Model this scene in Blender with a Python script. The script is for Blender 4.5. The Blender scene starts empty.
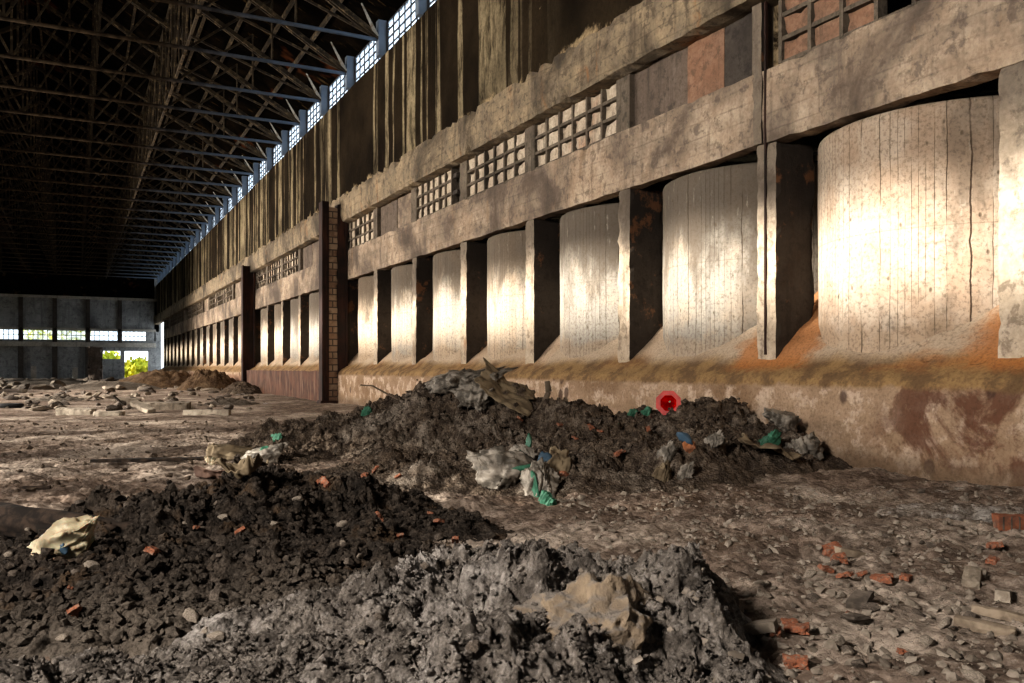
import bpy, math, random
import numpy as np
from math import sin, cos, pi, radians as R
random.seed(7); rng = np.random.default_rng(11)
SC = bpy.context.scene
COL = SC.collection

# ------------------------------------------------------------------ camera
EYE = 1.65
FPX = 850.0
TH = math.atan(437.0/FPX)
HY = 368.0
CS, SN = cos(TH), sin(TH)
cd = bpy.data.cameras.new('camera'); cam = bpy.data.objects.new('camera', cd); COL.objects.link(cam)
cam.location = (0, 0, EYE); cam.rotation_euler = (pi/2, 0, -TH)
cd.sensor_width = 36; cd.lens = FPX/1024*36; cd.shift_y = (HY-341.5)/1024
cd.clip_start = .05; cd.clip_end = 600
SC.camera = cam

# ------------------------------------------------------------------ noise
def _h(ix, iy, iz, seed):
    n = (ix*374761393 + iy*668265263 + iz*2147483647 + seed*974634777) & 0xffffffff
    n = ((n ^ (n >> 13))*1274126177) & 0xffffffff
    n = ((n ^ (n >> 16))*2246822519) & 0xffffffff
    return ((n ^ (n >> 15)) & 0xffff)/65535.0
def vnoise(x, y, z=None, seed=0):
    x = np.asarray(x, float); y = np.asarray(y, float)
    z = np.zeros_like(x) if z is None else np.asarray(z, float)
    ix, iy, iz = np.floor(x).astype(np.int64), np.floor(y).astype(np.int64), np.floor(z).astype(np.int64)
    fx, fy, fz = x-ix, y-iy, z-iz
    u, v, w = fx*fx*(3-2*fx), fy*fy*(3-2*fy), fz*fz*(3-2*fz)
    def L(k):
        a = _h(ix, iy, iz+k, seed)*(1-u)+_h(ix+1, iy, iz+k, seed)*u
        b = _h(ix, iy+1, iz+k, seed)*(1-u)+_h(ix+1, iy+1, iz+k, seed)*u
        return a*(1-v)+b*v
    return (L(0)*(1-w)+L(1)*w)*2-1
def fbm(x, y, z=None, o=4, seed=0, g=.5):
    s = 0; a = 1; f = 1
    for k in range(o):
        s = s+a*vnoise(np.asarray(x)*f+k*17.3, np.asarray(y)*f-k*9.1, None if z is None else np.asarray(z)*f+k*4.7, seed+k)
        a *= g; f *= 2.03
    return s
def worley(x, y, seed=0):
    x = np.asarray(x, float); y = np.asarray(y, float)
    ix, iy = np.floor(x).astype(np.int64), np.floor(y).astype(np.int64)
    d = np.full(x.shape, 9.0)
    for i in (-1, 0, 1):
        for j in (-1, 0, 1):
            cx = ix+i+_h(ix+i, iy+j, ix*0, seed); cy = iy+j+_h(ix+i, iy+j, ix*0+5, seed)
            d = np.minimum(d, (x-cx)**2+(y-cy)**2)
    return np.sqrt(d)

# ------------------------------------------------------------------ mesh helpers
def link(name, me, mat=None, parent=None, loc=None):
    o = bpy.data.objects.new(name, me); COL.objects.link(o)
    if mat is not None: me.materials.append(mat)
    if parent is not None: o.parent = parent
    if loc is not None: o.location = loc
    return o
def mesh_np(name, V, F, smooth=True):
    me = bpy.data.meshes.new(name)
    V = np.asarray(V, np.float32); F = np.asarray(F, np.int32)
    k = F.shape[1]
    me.vertices.add(len(V)); me.vertices.foreach_set('co', V.ravel())
    me.loops.add(F.size); me.loops.foreach_set('vertex_index', F.ravel())
    me.polygons.add(len(F)); me.polygons.foreach_set('loop_start', np.arange(0, F.size, k, dtype=np.int32))
    me.polygons.foreach_set('use_smooth', np.full(len(F), smooth))
    me.update(calc_edges=True); me.validate()
    return me
def grid_faces(n, m):
    i = np.arange(n*m).reshape(n, m)
    return np.stack([i[:-1, :-1], i[1:, :-1], i[1:, 1:], i[:-1, 1:]], -1).reshape(-1, 4)

class MB:
    def __init__(s): s.v = []; s.f = []
    def add(s, vs, fs):
        b = len(s.v); s.v += [tuple(p) for p in vs]; s.f += [tuple(i+b for i in f) for f in fs]; return s
    def box(s, x0, x1, y0, y1, z0, z1):
        return s.add([(x0,y0,z0),(x1,y0,z0),(x1,y1,z0),(x0,y1,z0),(x0,y0,z1),(x1,y0,z1),(x1,y1,z1),(x0,y1,z1)],
                     [(0,3,2,1),(4,5,6,7),(0,1,5,4),(1,2,6,5),(2,3,7,6),(3,0,4,7)])
    def bar(s, a, b, w=.1, h=None, n=4, r2=None):
        """bar from a to b: n=4 rectangular, else round"""
        a = np.array(a, float); b = np.array(b, float); d = b-a; L = np.linalg.norm(d)
        if L < 1e-6: return s
        d /= L; up = np.array((0, 0, 1.)) if abs(d[2]) < .95 else np.array((0, 1., 0))
        u = np.cross(d, up); u /= np.linalg.norm(u); w2 = np.cross(u, d)
        h = w if h is None else h; r2 = 1 if r2 is None else r2
        vs = []
        for p, k in ((a, 1), (b, r2)):
            if n == 4:
                for su, sw in ((-1,-1),(1,-1),(1,1),(-1,1)): vs.append(p+u*su*w/2*k+w2*sw*h/2*k)
            else:
                for i in range(n): vs.append(p+(u*cos(2*pi*i/n)*w/2+w2*sin(2*pi*i/n)*h/2)*k)
        fs = [(i, (i+1) % n, n+(i+1) % n, n+i) for i in range(n)]
        fs += [tuple(range(n))[::-1], tuple(range(n, 2*n))]
        return s.add(vs, fs)
    def build(s, name, mat, parent=None, loc=None, smooth=False):
        me = bpy.data.meshes.new(name); me.from_pydata(s.v, [], s.f); me.update()
        if smooth: me.polygons.foreach_set('use_smooth', [True]*len(me.polygons))
        return link(name, me, mat, parent, loc)

def rough_box(x0, x1, y0, y1, z0, z1, st=.15, amp=.02, f=3.0, seed=0, rnd=.0, sty=None):
    """box with subdivided faces, displaced by continuous noise: chipped concrete"""
    sty = sty or st
    nx, ny, nz = max(1, int(round((x1-x0)/st))), max(1, int(round((y1-y0)/sty))), max(1, int(round((z1-z0)/st)))
    V = []; F = []; b = 0
    def face(P, n, m, flip):
        nonlocal b
        f = grid_faces(n, m)
        if flip: f = f[:, ::-1]
        V.append(P); F.append(f+b); b += len(P)
    X, Y, Z = np.linspace(x0, x1, nx+1), np.linspace(y0, y1, ny+1), np.linspace(z0, z1, nz+1)
    for z, fl in ((z0, True), (z1, False)):
        a, c = np.meshgrid(X, Y, indexing='ij'); face(np.stack([a, c, a*0+z], -1).reshape(-1, 3), nx+1, ny+1, fl)
    for x, fl in ((x0, True), (x1, False)):
        a, c = np.meshgrid(Y, Z, indexing='ij'); face(np.stack([a*0+x, a, c], -1).reshape(-1, 3), ny+1, nz+1, fl)
    for y, fl in ((y0, False), (y1, True)):
        a, c = np.meshgrid(X, Z, indexing='ij'); face(np.stack([a, a*0+y, c], -1).reshape(-1, 3), nx+1, nz+1, fl)
    V = np.concatenate(V); F = np.concatenate(F)
    D = V.copy()
    for k in range(3):
        D[:, k] += amp*fbm(V[:, 0]*f+k*31, V[:, 1]*f, V[:, 2]*f+k*7, 3, seed+k)
    # chip edges: near box edges push inwards with ridged noise
    if rnd > 0:
        c = np.array([(x0+x1)/2, (y0+y1)/2, (z0+z1)/2]); hs = np.array([(x1-x0)/2, (y1-y0)/2, (z1-z0)/2])
        on = (np.abs(np.abs(V-c)-hs) < 1e-4).sum(1)
        k = np.clip(fbm(V[:, 0]*4.2, V[:, 1]*4.2, V[:, 2]*4.2, 4, seed+9)+.1, 0, 1)*rnd
        m = on >= 2
        D[m] -= np.sign(V[m]-c)*(np.abs(np.abs(V[m]-c)-hs) < 1e-4)*k[m][:, None]
    return D, F

_ico = {}
def ico(sub):
    if sub in _ico: return _ico[sub]
    import bmesh
    bm = bmesh.new(); bmesh.ops.create_icosphere(bm, subdivisions=sub, radius=1.0)
    V = np.array([v.co[:] for v in bm.verts]); F = np.array([[v.index for v in f.verts] for f in bm.faces])
    bm.free(); _ico[sub] = (V, F); return V, F
def rotm(ax, ay, az):
    cx, sx, cy, sy, cz, sz = cos(ax), sin(ax), cos(ay), sin(ay), cos(az), sin(az)
    return np.array([[cz,-sz,0],[sz,cz,0],[0,0,1]]) @ np.array([[cy,0,sy],[0,1,0],[-sy,0,cy]]) @ np.array([[1,0,0],[0,cx,-sx],[0,sx,cx]])
def lump(size, seed, sub=3, amp=.3, f=1.6, rot=(0,0,0), facet=0):
    V, F = ico(sub); V = V.copy()
    d = 1+amp*fbm(V[:, 0]*f+seed*3.1, V[:, 1]*f, V[:, 2]*f, 3, seed)
    V = V*d[:, None]
    if facet:
        r = np.random.default_rng(seed)
        for _ in range(facet):
            n = r.normal(size=3); n /= np.linalg.norm(n); c = .55+.3*r.random()
            t = V @ n; V = V-np.maximum(t-c, 0)[:, None]*n
    V = V*np.array(size)
    return V @ rotm(*rot).T, F

def tag(o, label=None, cat=None, group=None, kind=None):
    if label: o['label'] = label
    if cat: o['category'] = cat
    if group: o['group'] = group
    if kind: o['kind'] = kind
    return o
def empty(name, loc=(0,0,0), rz=0):
    o = bpy.data.objects.new(name, None); COL.objects.link(o); o.location = loc; o.rotation_euler = (0,0,rz); o.empty_display_size = .2
    return o
def struct(o): o['kind'] = 'structure'; return o
def copy_tree(o, parent=None):
    c = o.copy(); COL.objects.link(c); c.parent = parent
    for ch in list(o.children): copy_tree(ch, c)
    return c
ORD = 'first second third fourth fifth sixth seventh eighth ninth tenth eleventh twelfth thirteenth fourteenth fifteenth sixteenth seventeenth eighteenth nineteenth twentieth'.split()
ORD += ['twenty-'+w for w in ORD[:9]]+['thirtieth']

# ------------------------------------------------------------------ materials
class NT:
    def __init__(s, name):
        s.m = bpy.data.materials.new(name); s.m.use_nodes = True
        s.t = s.m.node_tree; s.t.nodes.clear()
        s.out = s.n('ShaderNodeOutputMaterial')
    def n(s, typ, **kw):
        x = s.t.nodes.new(typ)
        for k, v in kw.items(): setattr(x, k, v)
        return x
    def l(s, a, b): s.t.links.new(a, b)
    def set(s, sock, v):
        if hasattr(v, 'is_output'): s.l(v, sock)
        else: sock.default_value = v
    def coord(s, rand=False, kind='Object'):
        c = s.n('ShaderNodeTexCoord').outputs[kind]
        if rand:
            o = s.n('ShaderNodeObjectInfo').outputs['Random']
            m = s.math('MULTIPLY', o, 87.0)
            v = s.n('ShaderNodeVectorMath', operation='ADD'); s.l(c, v.inputs[0]); s.l(m, v.inputs[1]); c = v.outputs[0]
        return c
    def scale(s, v, sc):
        x = s.n('ShaderNodeVectorMath', operation='MULTIPLY'); s.l(v, x.inputs[0]); x.inputs[1].default_value = sc; return x.outputs[0]
    def noise(s, v, sc, d=4, rough=.55, dist=0):
        x = s.n('ShaderNodeTexNoise'); s.l(v, x.inputs['Vector']); x.inputs['Scale'].default_value = sc
        x.inputs['Detail'].default_value = d; x.inputs['Roughness'].default_value = rough; x.inputs['Distortion'].default_value = dist
        return x.outputs['Fac']
    def voro(s, v, sc, feature='F1', out='Distance'):
        x = s.n('ShaderNodeTexVoronoi', feature=feature); s.l(v, x.inputs['Vector']); x.inputs['Scale'].default_value = sc; return x.outputs[out]
    def ramp(s, f, a, b, smooth=True):
        x = s.n('ShaderNodeMapRange', interpolation_type='SMOOTHSTEP' if smooth else 'LINEAR')
        s.set(x.inputs['Value'], f); x.inputs['From Min'].default_value = a; x.inputs['From Max'].default_value = b
        x.inputs['To Min'].default_value = 0; x.inputs['To Max'].default_value = 1
        return x.outputs['Result']
    def math(s, op, a, b=0.0, c=None):
        x = s.n('ShaderNodeMath', operation=op); s.set(x.inputs[0], a); s.set(x.inputs[1], b)
        if c is not None: s.set(x.inputs[2], c)
        return x.outputs[0]
    def mix(s, f, a, b, mode='MIX'):
        x = s.n('ShaderNodeMix', data_type='RGBA', blend_type=mode)
        def put(sock, v):
            if hasattr(v, 'is_output'): s.l(v, sock)
            else: sock.default_value = (*v, 1) if len(v) == 3 else v
        s.set(x.inputs['Factor'], f); put(x.inputs['A'], a); put(x.inputs['B'], b)
        return x.outputs['Result']
    def sep(s, v):
        x = s.n('ShaderNodeSeparateXYZ'); s.l(v, x.inputs[0]); return x.outputs
    def done(s, col, rough=.9, bump=None, bs=.5, bd=.02, metal=0, spec=.25, **kw):
        b = s.n('ShaderNodeBsdfPrincipled')
        if hasattr(col, 'is_output'): s.l(col, b.inputs['Base Color'])
        else: b.inputs['Base Color'].default_value = (*col, 1)
        s.set(b.inputs['Roughness'], rough); b.inputs['Metallic'].default_value = metal
        b.inputs['Specular IOR Level'].default_value = spec
        for k, v in kw.items(): s.set(b.inputs[k], v)
        if bump is not None:
            x = s.n('ShaderNodeBump'); x.inputs['Strength'].default_value = bs; x.inputs['Distance'].default_value = bd
            s.l(bump, x.inputs['Height']); s.l(x.outputs[0], b.inputs['Normal'])
        s.l(b.outputs[0], s.out.inputs['Surface'])
        return s.m

def concrete(name, base, dark, light, stain=None, sidedark=None, rand=False, bands=True, rough=.92, darkamt=.5, lightamt=.5, sc=1.0, stz=.25):
    t = NT(name); c = t.coord(rand)
    big = t.noise(c, .35*sc, 5, .6, .6); mid = t.noise(c, 1.6*sc, 6, .65); fine = t.noise(c, 14*sc, 6, .7)
    col = t.mix(t.ramp(mid, .5-.25*lightamt, .8), base, light)
    col = t.mix(t.ramp(big, .62-.3*darkamt, .78-.12*darkamt), col, dark)
    # run-down streaks
    st = t.noise(t.scale(c, (3.2, 3.2, stz)), 1.3*sc, 5, .6)
    col = t.mix(t.math('MULTIPLY', t.ramp(st, .52, .72), .6), col, dark)
    if stain is not None:
        s2 = t.noise(t.scale(c, (1, 1, .45)), .9*sc, 5, .65, .5)
        col = t.mix(t.math('MULTIPLY', t.ramp(s2, .57, .72), .75), col, stain)
    col = t.mix(t.math('MULTIPLY', t.ramp(fine, .3, .75), .55), col, t.mix(.6, col, (.02,.015,.01)))
    gr = t.noise(c, 4.5*sc, 6, .72, .3)
    col = t.mix(t.math('MULTIPLY', t.ramp(gr, .5, .63), .65), col, dark)
    pits = t.ramp(t.voro(c, 5*sc), .0, .16)
    col = t.mix(t.math('MULTIPLY', t.math('SUBTRACT', 1.0, pits), .5), col, dark)
    h = t.math('ADD', t.math('MULTIPLY', mid, .9), t.math('MULTIPLY', fine, .5))
    h = t.math('ADD', h, t.math('MULTIPLY', pits, .35))
    if bands:
        z = t.sep(c)[2]
        fr = t.math('FRACT', t.math('MULTIPLY', t.math('ADD', z, t.math('MULTIPLY', big, .12)), 3.1))
        ln = t.ramp(t.math('ABSOLUTE', t.math('SUBTRACT', fr, .5)), .42, .5)
        col = t.mix(t.math('MULTIPLY', ln, t.math('MULTIPLY', t.ramp(mid, .4, .62), .4)), col, dark)
        h = t.math('SUBTRACT', h, t.math('MULTIPLY', ln, .35))
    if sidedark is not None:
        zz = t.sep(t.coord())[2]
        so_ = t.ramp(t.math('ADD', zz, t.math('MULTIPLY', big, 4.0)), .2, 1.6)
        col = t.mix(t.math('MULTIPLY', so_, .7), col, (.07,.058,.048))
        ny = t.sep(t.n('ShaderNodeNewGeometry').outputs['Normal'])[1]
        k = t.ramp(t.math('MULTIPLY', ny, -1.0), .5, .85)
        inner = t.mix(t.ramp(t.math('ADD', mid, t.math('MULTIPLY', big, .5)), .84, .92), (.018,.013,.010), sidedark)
        col = t.mix(t.math('MULTIPLY', k, .93), col, inner)  # camera-facing sides near-black: shade put into the colour, with rust patches
    return t.done(col, rough, h, .7, .035)

M = {}
M['lintel'] = concrete('lintel_concrete', (.36,.268,.19), (.09,.07,.056), (.56,.455,.345), stain=(.24,.165,.105), darkamt=1.0, lightamt=.9)
M['beam'] = concrete('beam_concrete', (.19,.152,.108), (.05,.04,.03), (.40,.31,.2), stain=(.26,.12,.045), darkamt=.7, lightamt=.8)
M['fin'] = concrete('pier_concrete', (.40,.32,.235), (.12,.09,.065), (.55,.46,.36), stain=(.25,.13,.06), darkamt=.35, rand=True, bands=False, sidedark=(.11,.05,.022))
M['panel'] = concrete('infill_plaster', (.46,.38,.29), (.16,.13,.1), (.6,.52,.42), stain=(.38,.2,.12), bands=False, darkamt=.3)
M['lattice'] = concrete('lattice_concrete', (.12,.097,.074), (.04,.033,.026), (.2,.165,.125), bands=False)
M['plain_brown'] = concrete('brown_plaster', (.13,.1,.078), (.05,.04,.034), (.19,.15,.12), bands=False)
M['plain_red'] = concrete('reddish_plaster', (.24,.135,.085), (.1,.065,.045), (.3,.19,.13), bands=False)
M['plain_dark'] = concrete('sooty_plaster', (.06,.05,.042), (.025,.02,.018), (.1,.085,.07), bands=False)
M['far'] = concrete('far_concrete', (.24,.24,.235), (.09,.09,.092), (.36,.355,.34), rough=.95, darkamt=.5, sc=.5)
M['farbeam'] = concrete('far_beam_concrete', (.36,.33,.28), (.2,.18,.16), (.45,.42,.36), rough=.95, sc=.6)
M['slab'] = concrete('broken_concrete', (.33,.28,.22), (.14,.11,.085), (.48,.42,.34), rand=True, bands=False)
M['chunk'] = concrete('rubble_concrete', (.21,.17,.13), (.08,.063,.048), (.33,.28,.22), rand=True, bands=False, sc=2)

def upper_wall():
    t = NT('sooty_upper_wall'); c = t.coord()
    x, y, z = t.sep(c)
    s = t.noise(t.scale(c, (.3, 1.0, .03)), .62, 2, .55)
    s2 = t.noise(t.scale(c, (.3, 3.2, .04)), .9, 2, .5)
    big = t.noise(c, .3, 4, .6); fine = t.noise(c, 9, 6, .7)
    # streaks thin out toward the near, smoke-black stretch
    nearfade = t.ramp(y, 19.0, 26.0)
    k = t.math('MULTIPLY', t.ramp(t.math('ADD', t.math('MULTIPLY', s, .6), t.math('MULTIPLY', s2, .4)), .505, .535), nearfade)
    k = t.math('MULTIPLY', k, t.math('ADD', .45, t.math('MULTIPLY', t.ramp(big, .35, .65), .55)))
    col = t.mix(t.ramp(big, .35, .7), (.011,.008,.0055), (.032,.023,.014))
    brk = t.noise(t.scale(c, (1, 2.2, .5)), 1.6, 6, .7, .4)
    k = t.math('MULTIPLY', k, t.ramp(brk, .3, .56))
    col = t.mix(k, col, t.mix(brk, (.13,.105,.062), (.46,.38,.25)))
    # a pale flaked margin just above the beam
    flake = t.noise(c, .9, 5, .7, .4)
    lo = t.math('MULTIPLY', t.math('SUBTRACT', 1.0, t.ramp(t.math('ADD', z, t.math('MULTIPLY', flake, -1.6)), 9.0, 9.25)), t.ramp(flake, .48, .6))
    col = t.mix(lo, col, (.34,.26,.16))
    spot = t.math('MULTIPLY', t.ramp(t.noise(c, .75, 5, .6, .5), .665, .69), t.math('SUBTRACT', 1.0, nearfade))
    col = t.mix(t.math('MULTIPLY', spot, .7), col, (.3,.24,.16))
    col = t.mix(t.math('MULTIPLY', t.ramp(fine, .35, .75), .5), col, (.012,.01,.008))
    return t.done(col, .95, t.math('ADD', fine, t.math('MULTIPLY', brk, 1.5)), .8, .04, spec=.02)
M['upper'] = upper_wall()

def silo_mat():
    t = NT('board_marked_concrete'); c = t.coord()
    rnd = t.n('ShaderNodeObjectInfo').outputs['Random']
    x, y, z = t.sep(c)
    cr = t.coord(True)
    ang = t.math('ARCTAN2', y, x)
    mid = t.noise(cr, 1.3, 6, .65); fine = t.noise(cr, 16, 6, .7)
    a = t.math('ADD', t.math('MULTIPLY', ang, 14.0), t.math('ADD', t.math('MULTIPLY', mid, .35), t.math('SINE', t.math('MULTIPLY', ang, 9.0))))
    fl = t.math('FLOOR', a); fr = t.math('FRACT', a)
    wn = t.n('ShaderNodeTexWhiteNoise', noise_dimensions='2D')
    cb = t.n('ShaderNodeCombineXYZ'); t.l(fl, cb.inputs[0]); t.l(t.math('MULTIPLY', rnd, 31.0), cb.inputs[1]); t.l(cb.outputs[0], wn.inputs['Vector'])
    plank = wn.outputs['Value']
    ln = t.ramp(t.math('ABSOLUTE', t.math('SUBTRACT', fr, .5)), .455, .5)
    ln = t.math('MULTIPLY', ln, t.ramp(t.noise(t.scale(cr, (2, 2, .5)), 1.2, 4, .6), .38, .55))
    hl = t.ramp(t.math('ABSOLUTE', t.math('SUBTRACT', t.math('FRACT', t.math('MULTIPLY', t.math('ADD', z, .9), .42)), .5)), .492, .5)
    near1 = t.math('SUBTRACT', 1.0, t.ramp(t.sep(t.n('ShaderNodeObjectInfo').outputs['Location'])[1], 11.0, 13.0))
    warm = t.mix(plank, (.42,.325,.235), (.49,.395,.295)); grey = t.mix(plank, (.27,.245,.21), (.33,.30,.255))
    col = t.mix(t.ramp(t.math('ADD', rnd, t.math('MULTIPLY', t.math('SUBTRACT', mid, .5), 1.4)), .15, .85), warm, grey)
    col = t.mix(near1, col, t.mix(t.ramp(mid, .35, .65), t.mix(plank, (.38,.275,.195), (.44,.33,.24)), t.mix(plank, (.46,.37,.285), (.52,.43,.34))))
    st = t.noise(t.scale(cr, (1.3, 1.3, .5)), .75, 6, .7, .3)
    topk = t.ramp(t.math('ADD', z, t.math('MULTIPLY', st, 4.2)), 5.6, 6.9)  # darker toward the silo top, edge ragged by noise
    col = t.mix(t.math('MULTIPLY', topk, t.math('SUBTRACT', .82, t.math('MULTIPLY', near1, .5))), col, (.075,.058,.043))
    col = t.mix(t.math('MULTIPLY', t.ramp(st, .5, .66), .55), col, (.13,.103,.078))
    lowk = t.math('SUBTRACT', 1.0, t.ramp(t.math('ADD', z, t.math('MULTIPLY', mid, 1.2)), 2.75, 3.05))
    col = t.mix(t.math('MULTIPLY', lowk, .55), col, (.33,.24,.16))
    drip = t.ramp(t.noise(t.scale(cr, (6, 6, 1.2)), 1.4, 5, .7), .6, .7)
    col = t.mix(t.math('MULTIPLY', drip, .22), col, (.62,.57,.48))
    pits = t.ramp(t.voro(t.scale(cr, (1, 1, .6)), 4.5), .05, .14)
    col = t.mix(t.math('MULTIPLY', t.math('SUBTRACT', 1.0, pits), .8), col, (.1,.075,.05))
    col = t.mix(t.math('MULTIPLY', t.ramp(fine, .45, .68), .6), col, (.09,.07,.05))
    col = t.mix(t.math('MULTIPLY', ln, .92), col, (.045,.03,.02))
    col = t.mix(t.math('MULTIPLY', hl, .4), col, (.13,.1,.07))
    h = t.math('SUBTRACT', t.math('ADD', t.math('MULTIPLY', mid, .8), t.math('MULTIPLY', fine, .4)), t.math('MULTIPLY', ln, 1.2))
    h = t.math('ADD', h, t.math('ADD', t.math('MULTIPLY', plank, .35), t.math('MULTIPLY', pits, .5)))
    return t.done(col, .9, h, .6, .03)
M['silo'] = silo_mat()

def plinth_mat():
    t = NT('plinth_concrete'); c = t.coord()
    x, y, z = t.sep(c)
    big = t.noise(c, .45, 5, .6, .5); mid = t.noise(c, 2.2, 6, .65); fine = t.noise(c, 20, 5, .7)
    col = t.mix(t.ramp(big, .35, .65), (.33,.235,.16), (.2,.13,.078))
    col = t.mix(t.ramp(mid, .48, .62), col, (.45,.345,.26))
    # rust bloom at the near end of the plinth
    rb = t.math('MULTIPLY', t.ramp(t.noise(c, .8, 6, .65, .6), .43, .54), t.math('SUBTRACT', 1.0, t.ramp(y, 8.4, 9.6)))
    col = t.mix(t.math('MULTIPLY', rb, .85), col, (.085,.03,.015))
    pits = t.ramp(t.math('ADD', t.voro(t.scale(c, (1, 1, .75)), 1.35), t.math('MULTIPLY', mid, .14)), .2, .25)
    col = t.mix(t.math('MULTIPLY', t.math('SUBTRACT', 1.0, pits), .8), col, (.05,.028,.022))
    # crumbling edge and sand fill: grainy ochre, patches of orange rust
    edge = t.math('MULTIPLY', t.ramp(t.math('ADD', z, t.math('MULTIPLY', mid, .3)), 1.44, 1.54), 1.0)
    sand = t.mix(t.ramp(mid, .4, .62), (.26,.165,.075), (.13,.08,.04))
    sand = t.mix(t.ramp(t.math('SUBTRACT', z, t.math('MULTIPLY', big, .5)), 1.45, 1.75), sand, (.43,.34,.25))
    rust = t.ramp(t.noise(t.scale(c, (1, .5, 1)), .62, 4, .6), .53, .62)
    rust = t.math('MULTIPLY', rust, t.math('SUBTRACT', 1.0, t.math('MULTIPLY', t.ramp(y, 13, 18), .7)))
    pf = t.math('FRACT', t.math('DIVIDE', t.math('SUBTRACT', y, 7.22), 4.65))
    rust = t.math('MULTIPLY', t.math('MAXIMUM', t.math('MULTIPLY', rust, .6), t.ramp(t.math('ADD', t.math('ABSOLUTE', t.math('SUBTRACT', pf, .5)), t.math('MULTIPLY', mid, .25)), .38, .5)), t.math('SUBTRACT', 1.0, t.math('MULTIPLY', t.ramp(y, 12.3, 15), .85)))
    rust = t.math('MULTIPLY', rust, t.ramp(t.math('ADD', z, t.math('MULTIPLY', mid, .3)), 1.68, 1.9))
    sand = t.mix(t.math('MULTIPLY', rust, .8), sand, (.38,.15,.04))
    col = t.mix(edge, col, sand)
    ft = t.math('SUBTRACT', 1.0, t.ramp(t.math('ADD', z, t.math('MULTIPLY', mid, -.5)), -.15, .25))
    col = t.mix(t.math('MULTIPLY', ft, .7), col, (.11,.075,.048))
    farrust = t.math('MULTIPLY', t.ramp(y, 60, 62.5), t.math('SUBTRACT', 1.0, t.ramp(t.math('ADD', z, t.math('MULTIPLY', big, .6)), 1.2, 1.6)))
    col = t.mix(t.math('MULTIPLY', farrust, .7), col, (.17,.08,.05))
    col = t.mix(t.math('MULTIPLY', t.ramp(fine, .4, .75), .55), col, (.06,.035,.02))
    h = t.math('ADD', t.math('MULTIPLY', mid, 1.2), t.math('ADD', t.math('MULTIPLY', fine, .7), t.math('MULTIPLY', pits, .6)))
    return t.done(col, .95, h, .8, .04)
M['plinth'] = plinth_mat()

def rusty(name, a, b, c3, streak=True, rough=.8, metal=0.0, sc=1.0):
    t = NT(name); c = t.coord()
    m1 = t.noise(c, 1.2*sc, 6, .65, .4); st = t.noise(t.scale(c, (2.5, 2.5, .3 if streak else 2.5)), 1.4*sc, 5, .6)
    col = t.mix(t.ramp(m1, .35, .65), a, b); col = t.mix(t.ramp(st, .5, .7), col, c3)
    return t.done(col, rough, m1, .4, .02, metal=metal)
M['steel_dark'] = rusty('rusted_dark_steel', (.014,.009,.007), (.032,.014,.010), (.06,.024,.014))
M['plate'] = rusty('rusted_red_plate', (.042,.018,.010), (.085,.036,.02), (.16,.10,.07))
def tie_mat():
    t = NT('skylight_tinted_steel'); c = t.coord(); x = t.sep(c)[0]; n = t.noise(c, 1.3, 5, .6)
    k = t.ramp(t.math('ADD', x, t.math('MULTIPLY', n, 5.0)), 5.5, 11.0)  # clerestory light put into the colour: bluish toward the glazing, brown elsewhere
    return t.done(t.mix(k, t.mix(t.ramp(n, .4, .6), (.03,.022,.015), (.085,.062,.04)), t.mix(n, (.10,.125,.16), (.20,.24,.30))), .8, spec=.1)
M['roof_steel'] = tie_mat()
M['rafter'] = rusty('brown_steel', (.06,.044,.026), (.022,.016,.011), (.17,.125,.07), streak=False)
M['pale_steel'] = rusty('flaking_pale_steel', (.3,.3,.28), (.2,.2,.19), (.14,.11,.08), streak=False)
M['frame'] = NT('window_steel').done((.035,.035,.04), .6)
def roof_mat():
    t = NT('sooty_roof_deck'); c = t.coord()
    m1 = t.noise(c, .5, 6, .7, .5); m2 = t.noise(t.scale(c, (.6, 2.5, .6)), 1.2, 5, .7)
    col = t.mix(t.ramp(m1, .45, .7), (.003,.0025,.002), (.012,.0085,.0055))
    col = t.mix(t.ramp(m2, .6, .7), col, (.07,.045,.022))
    col = t.mix(t.ramp(t.noise(c, .22, 4, .6), .62, .68), col, (.06,.022,.01))
    return t.done(col, .95, m2, .6, .05, spec=.0)
M['roof'] = roof_mat()
def brick_mat():
    t = NT('brick_infill'); c = t.coord()
    v = t.n('ShaderNodeMapping'); t.l(c, v.inputs['Vector']); v.inputs['Rotation'].default_value = (R(-90), 0, 0)
    b = t.n('ShaderNodeTexBrick'); t.l(v.outputs[0], b.inputs['Vector']); b.inputs['Scale'].default_value = 1.0
    b.inputs['Color1'].default_value = (.2,.125,.08,1); b.inputs['Color2'].default_value = (.28,.21,.145,1); b.inputs['Mortar'].default_value = (.06,.045,.035,1)
    b.inputs['Brick Width'].default_value = .52; b.inputs['Row Height'].default_value = .3; b.inputs['Mortar Size'].default_value = .03
    n = t.noise(c, 3, 5, .6)
    col = t.mix(t.math('MULTIPLY', t.ramp(n, .45, .65), .6), b.outputs['Color'], (.1,.06,.04))
    return t.done(col, .9, b.outputs['Fac'], -.5, .03)
M['brick'] = brick_mat()
def glass_mat(name, tint, opac):
    t = NT(name); c = t.coord()
    tr = t.n('ShaderNodeBsdfTransparent'); tr.inputs[0].default_value = (*tint, 1)
    di = t.n('ShaderNodeBsdfTranslucent'); di.inputs[0].default_value = (.9,.95,1,1)
    mx = t.n('ShaderNodeMixShader')
    f = t.math('MULTIPLY', t.ramp(t.noise(c, 1.5, 4, .6), .3, .7), opac)
    t.l(f, mx.inputs[0]); t.l(tr.outputs[0], mx.inputs[1]); t.l(di.outputs[0], mx.inputs[2]); t.l(mx.outputs[0], t.out.inputs[0])
    return t.m
M['glass'] = glass_mat('dusty_glass', (.93,.97,1.0), .5)

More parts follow.
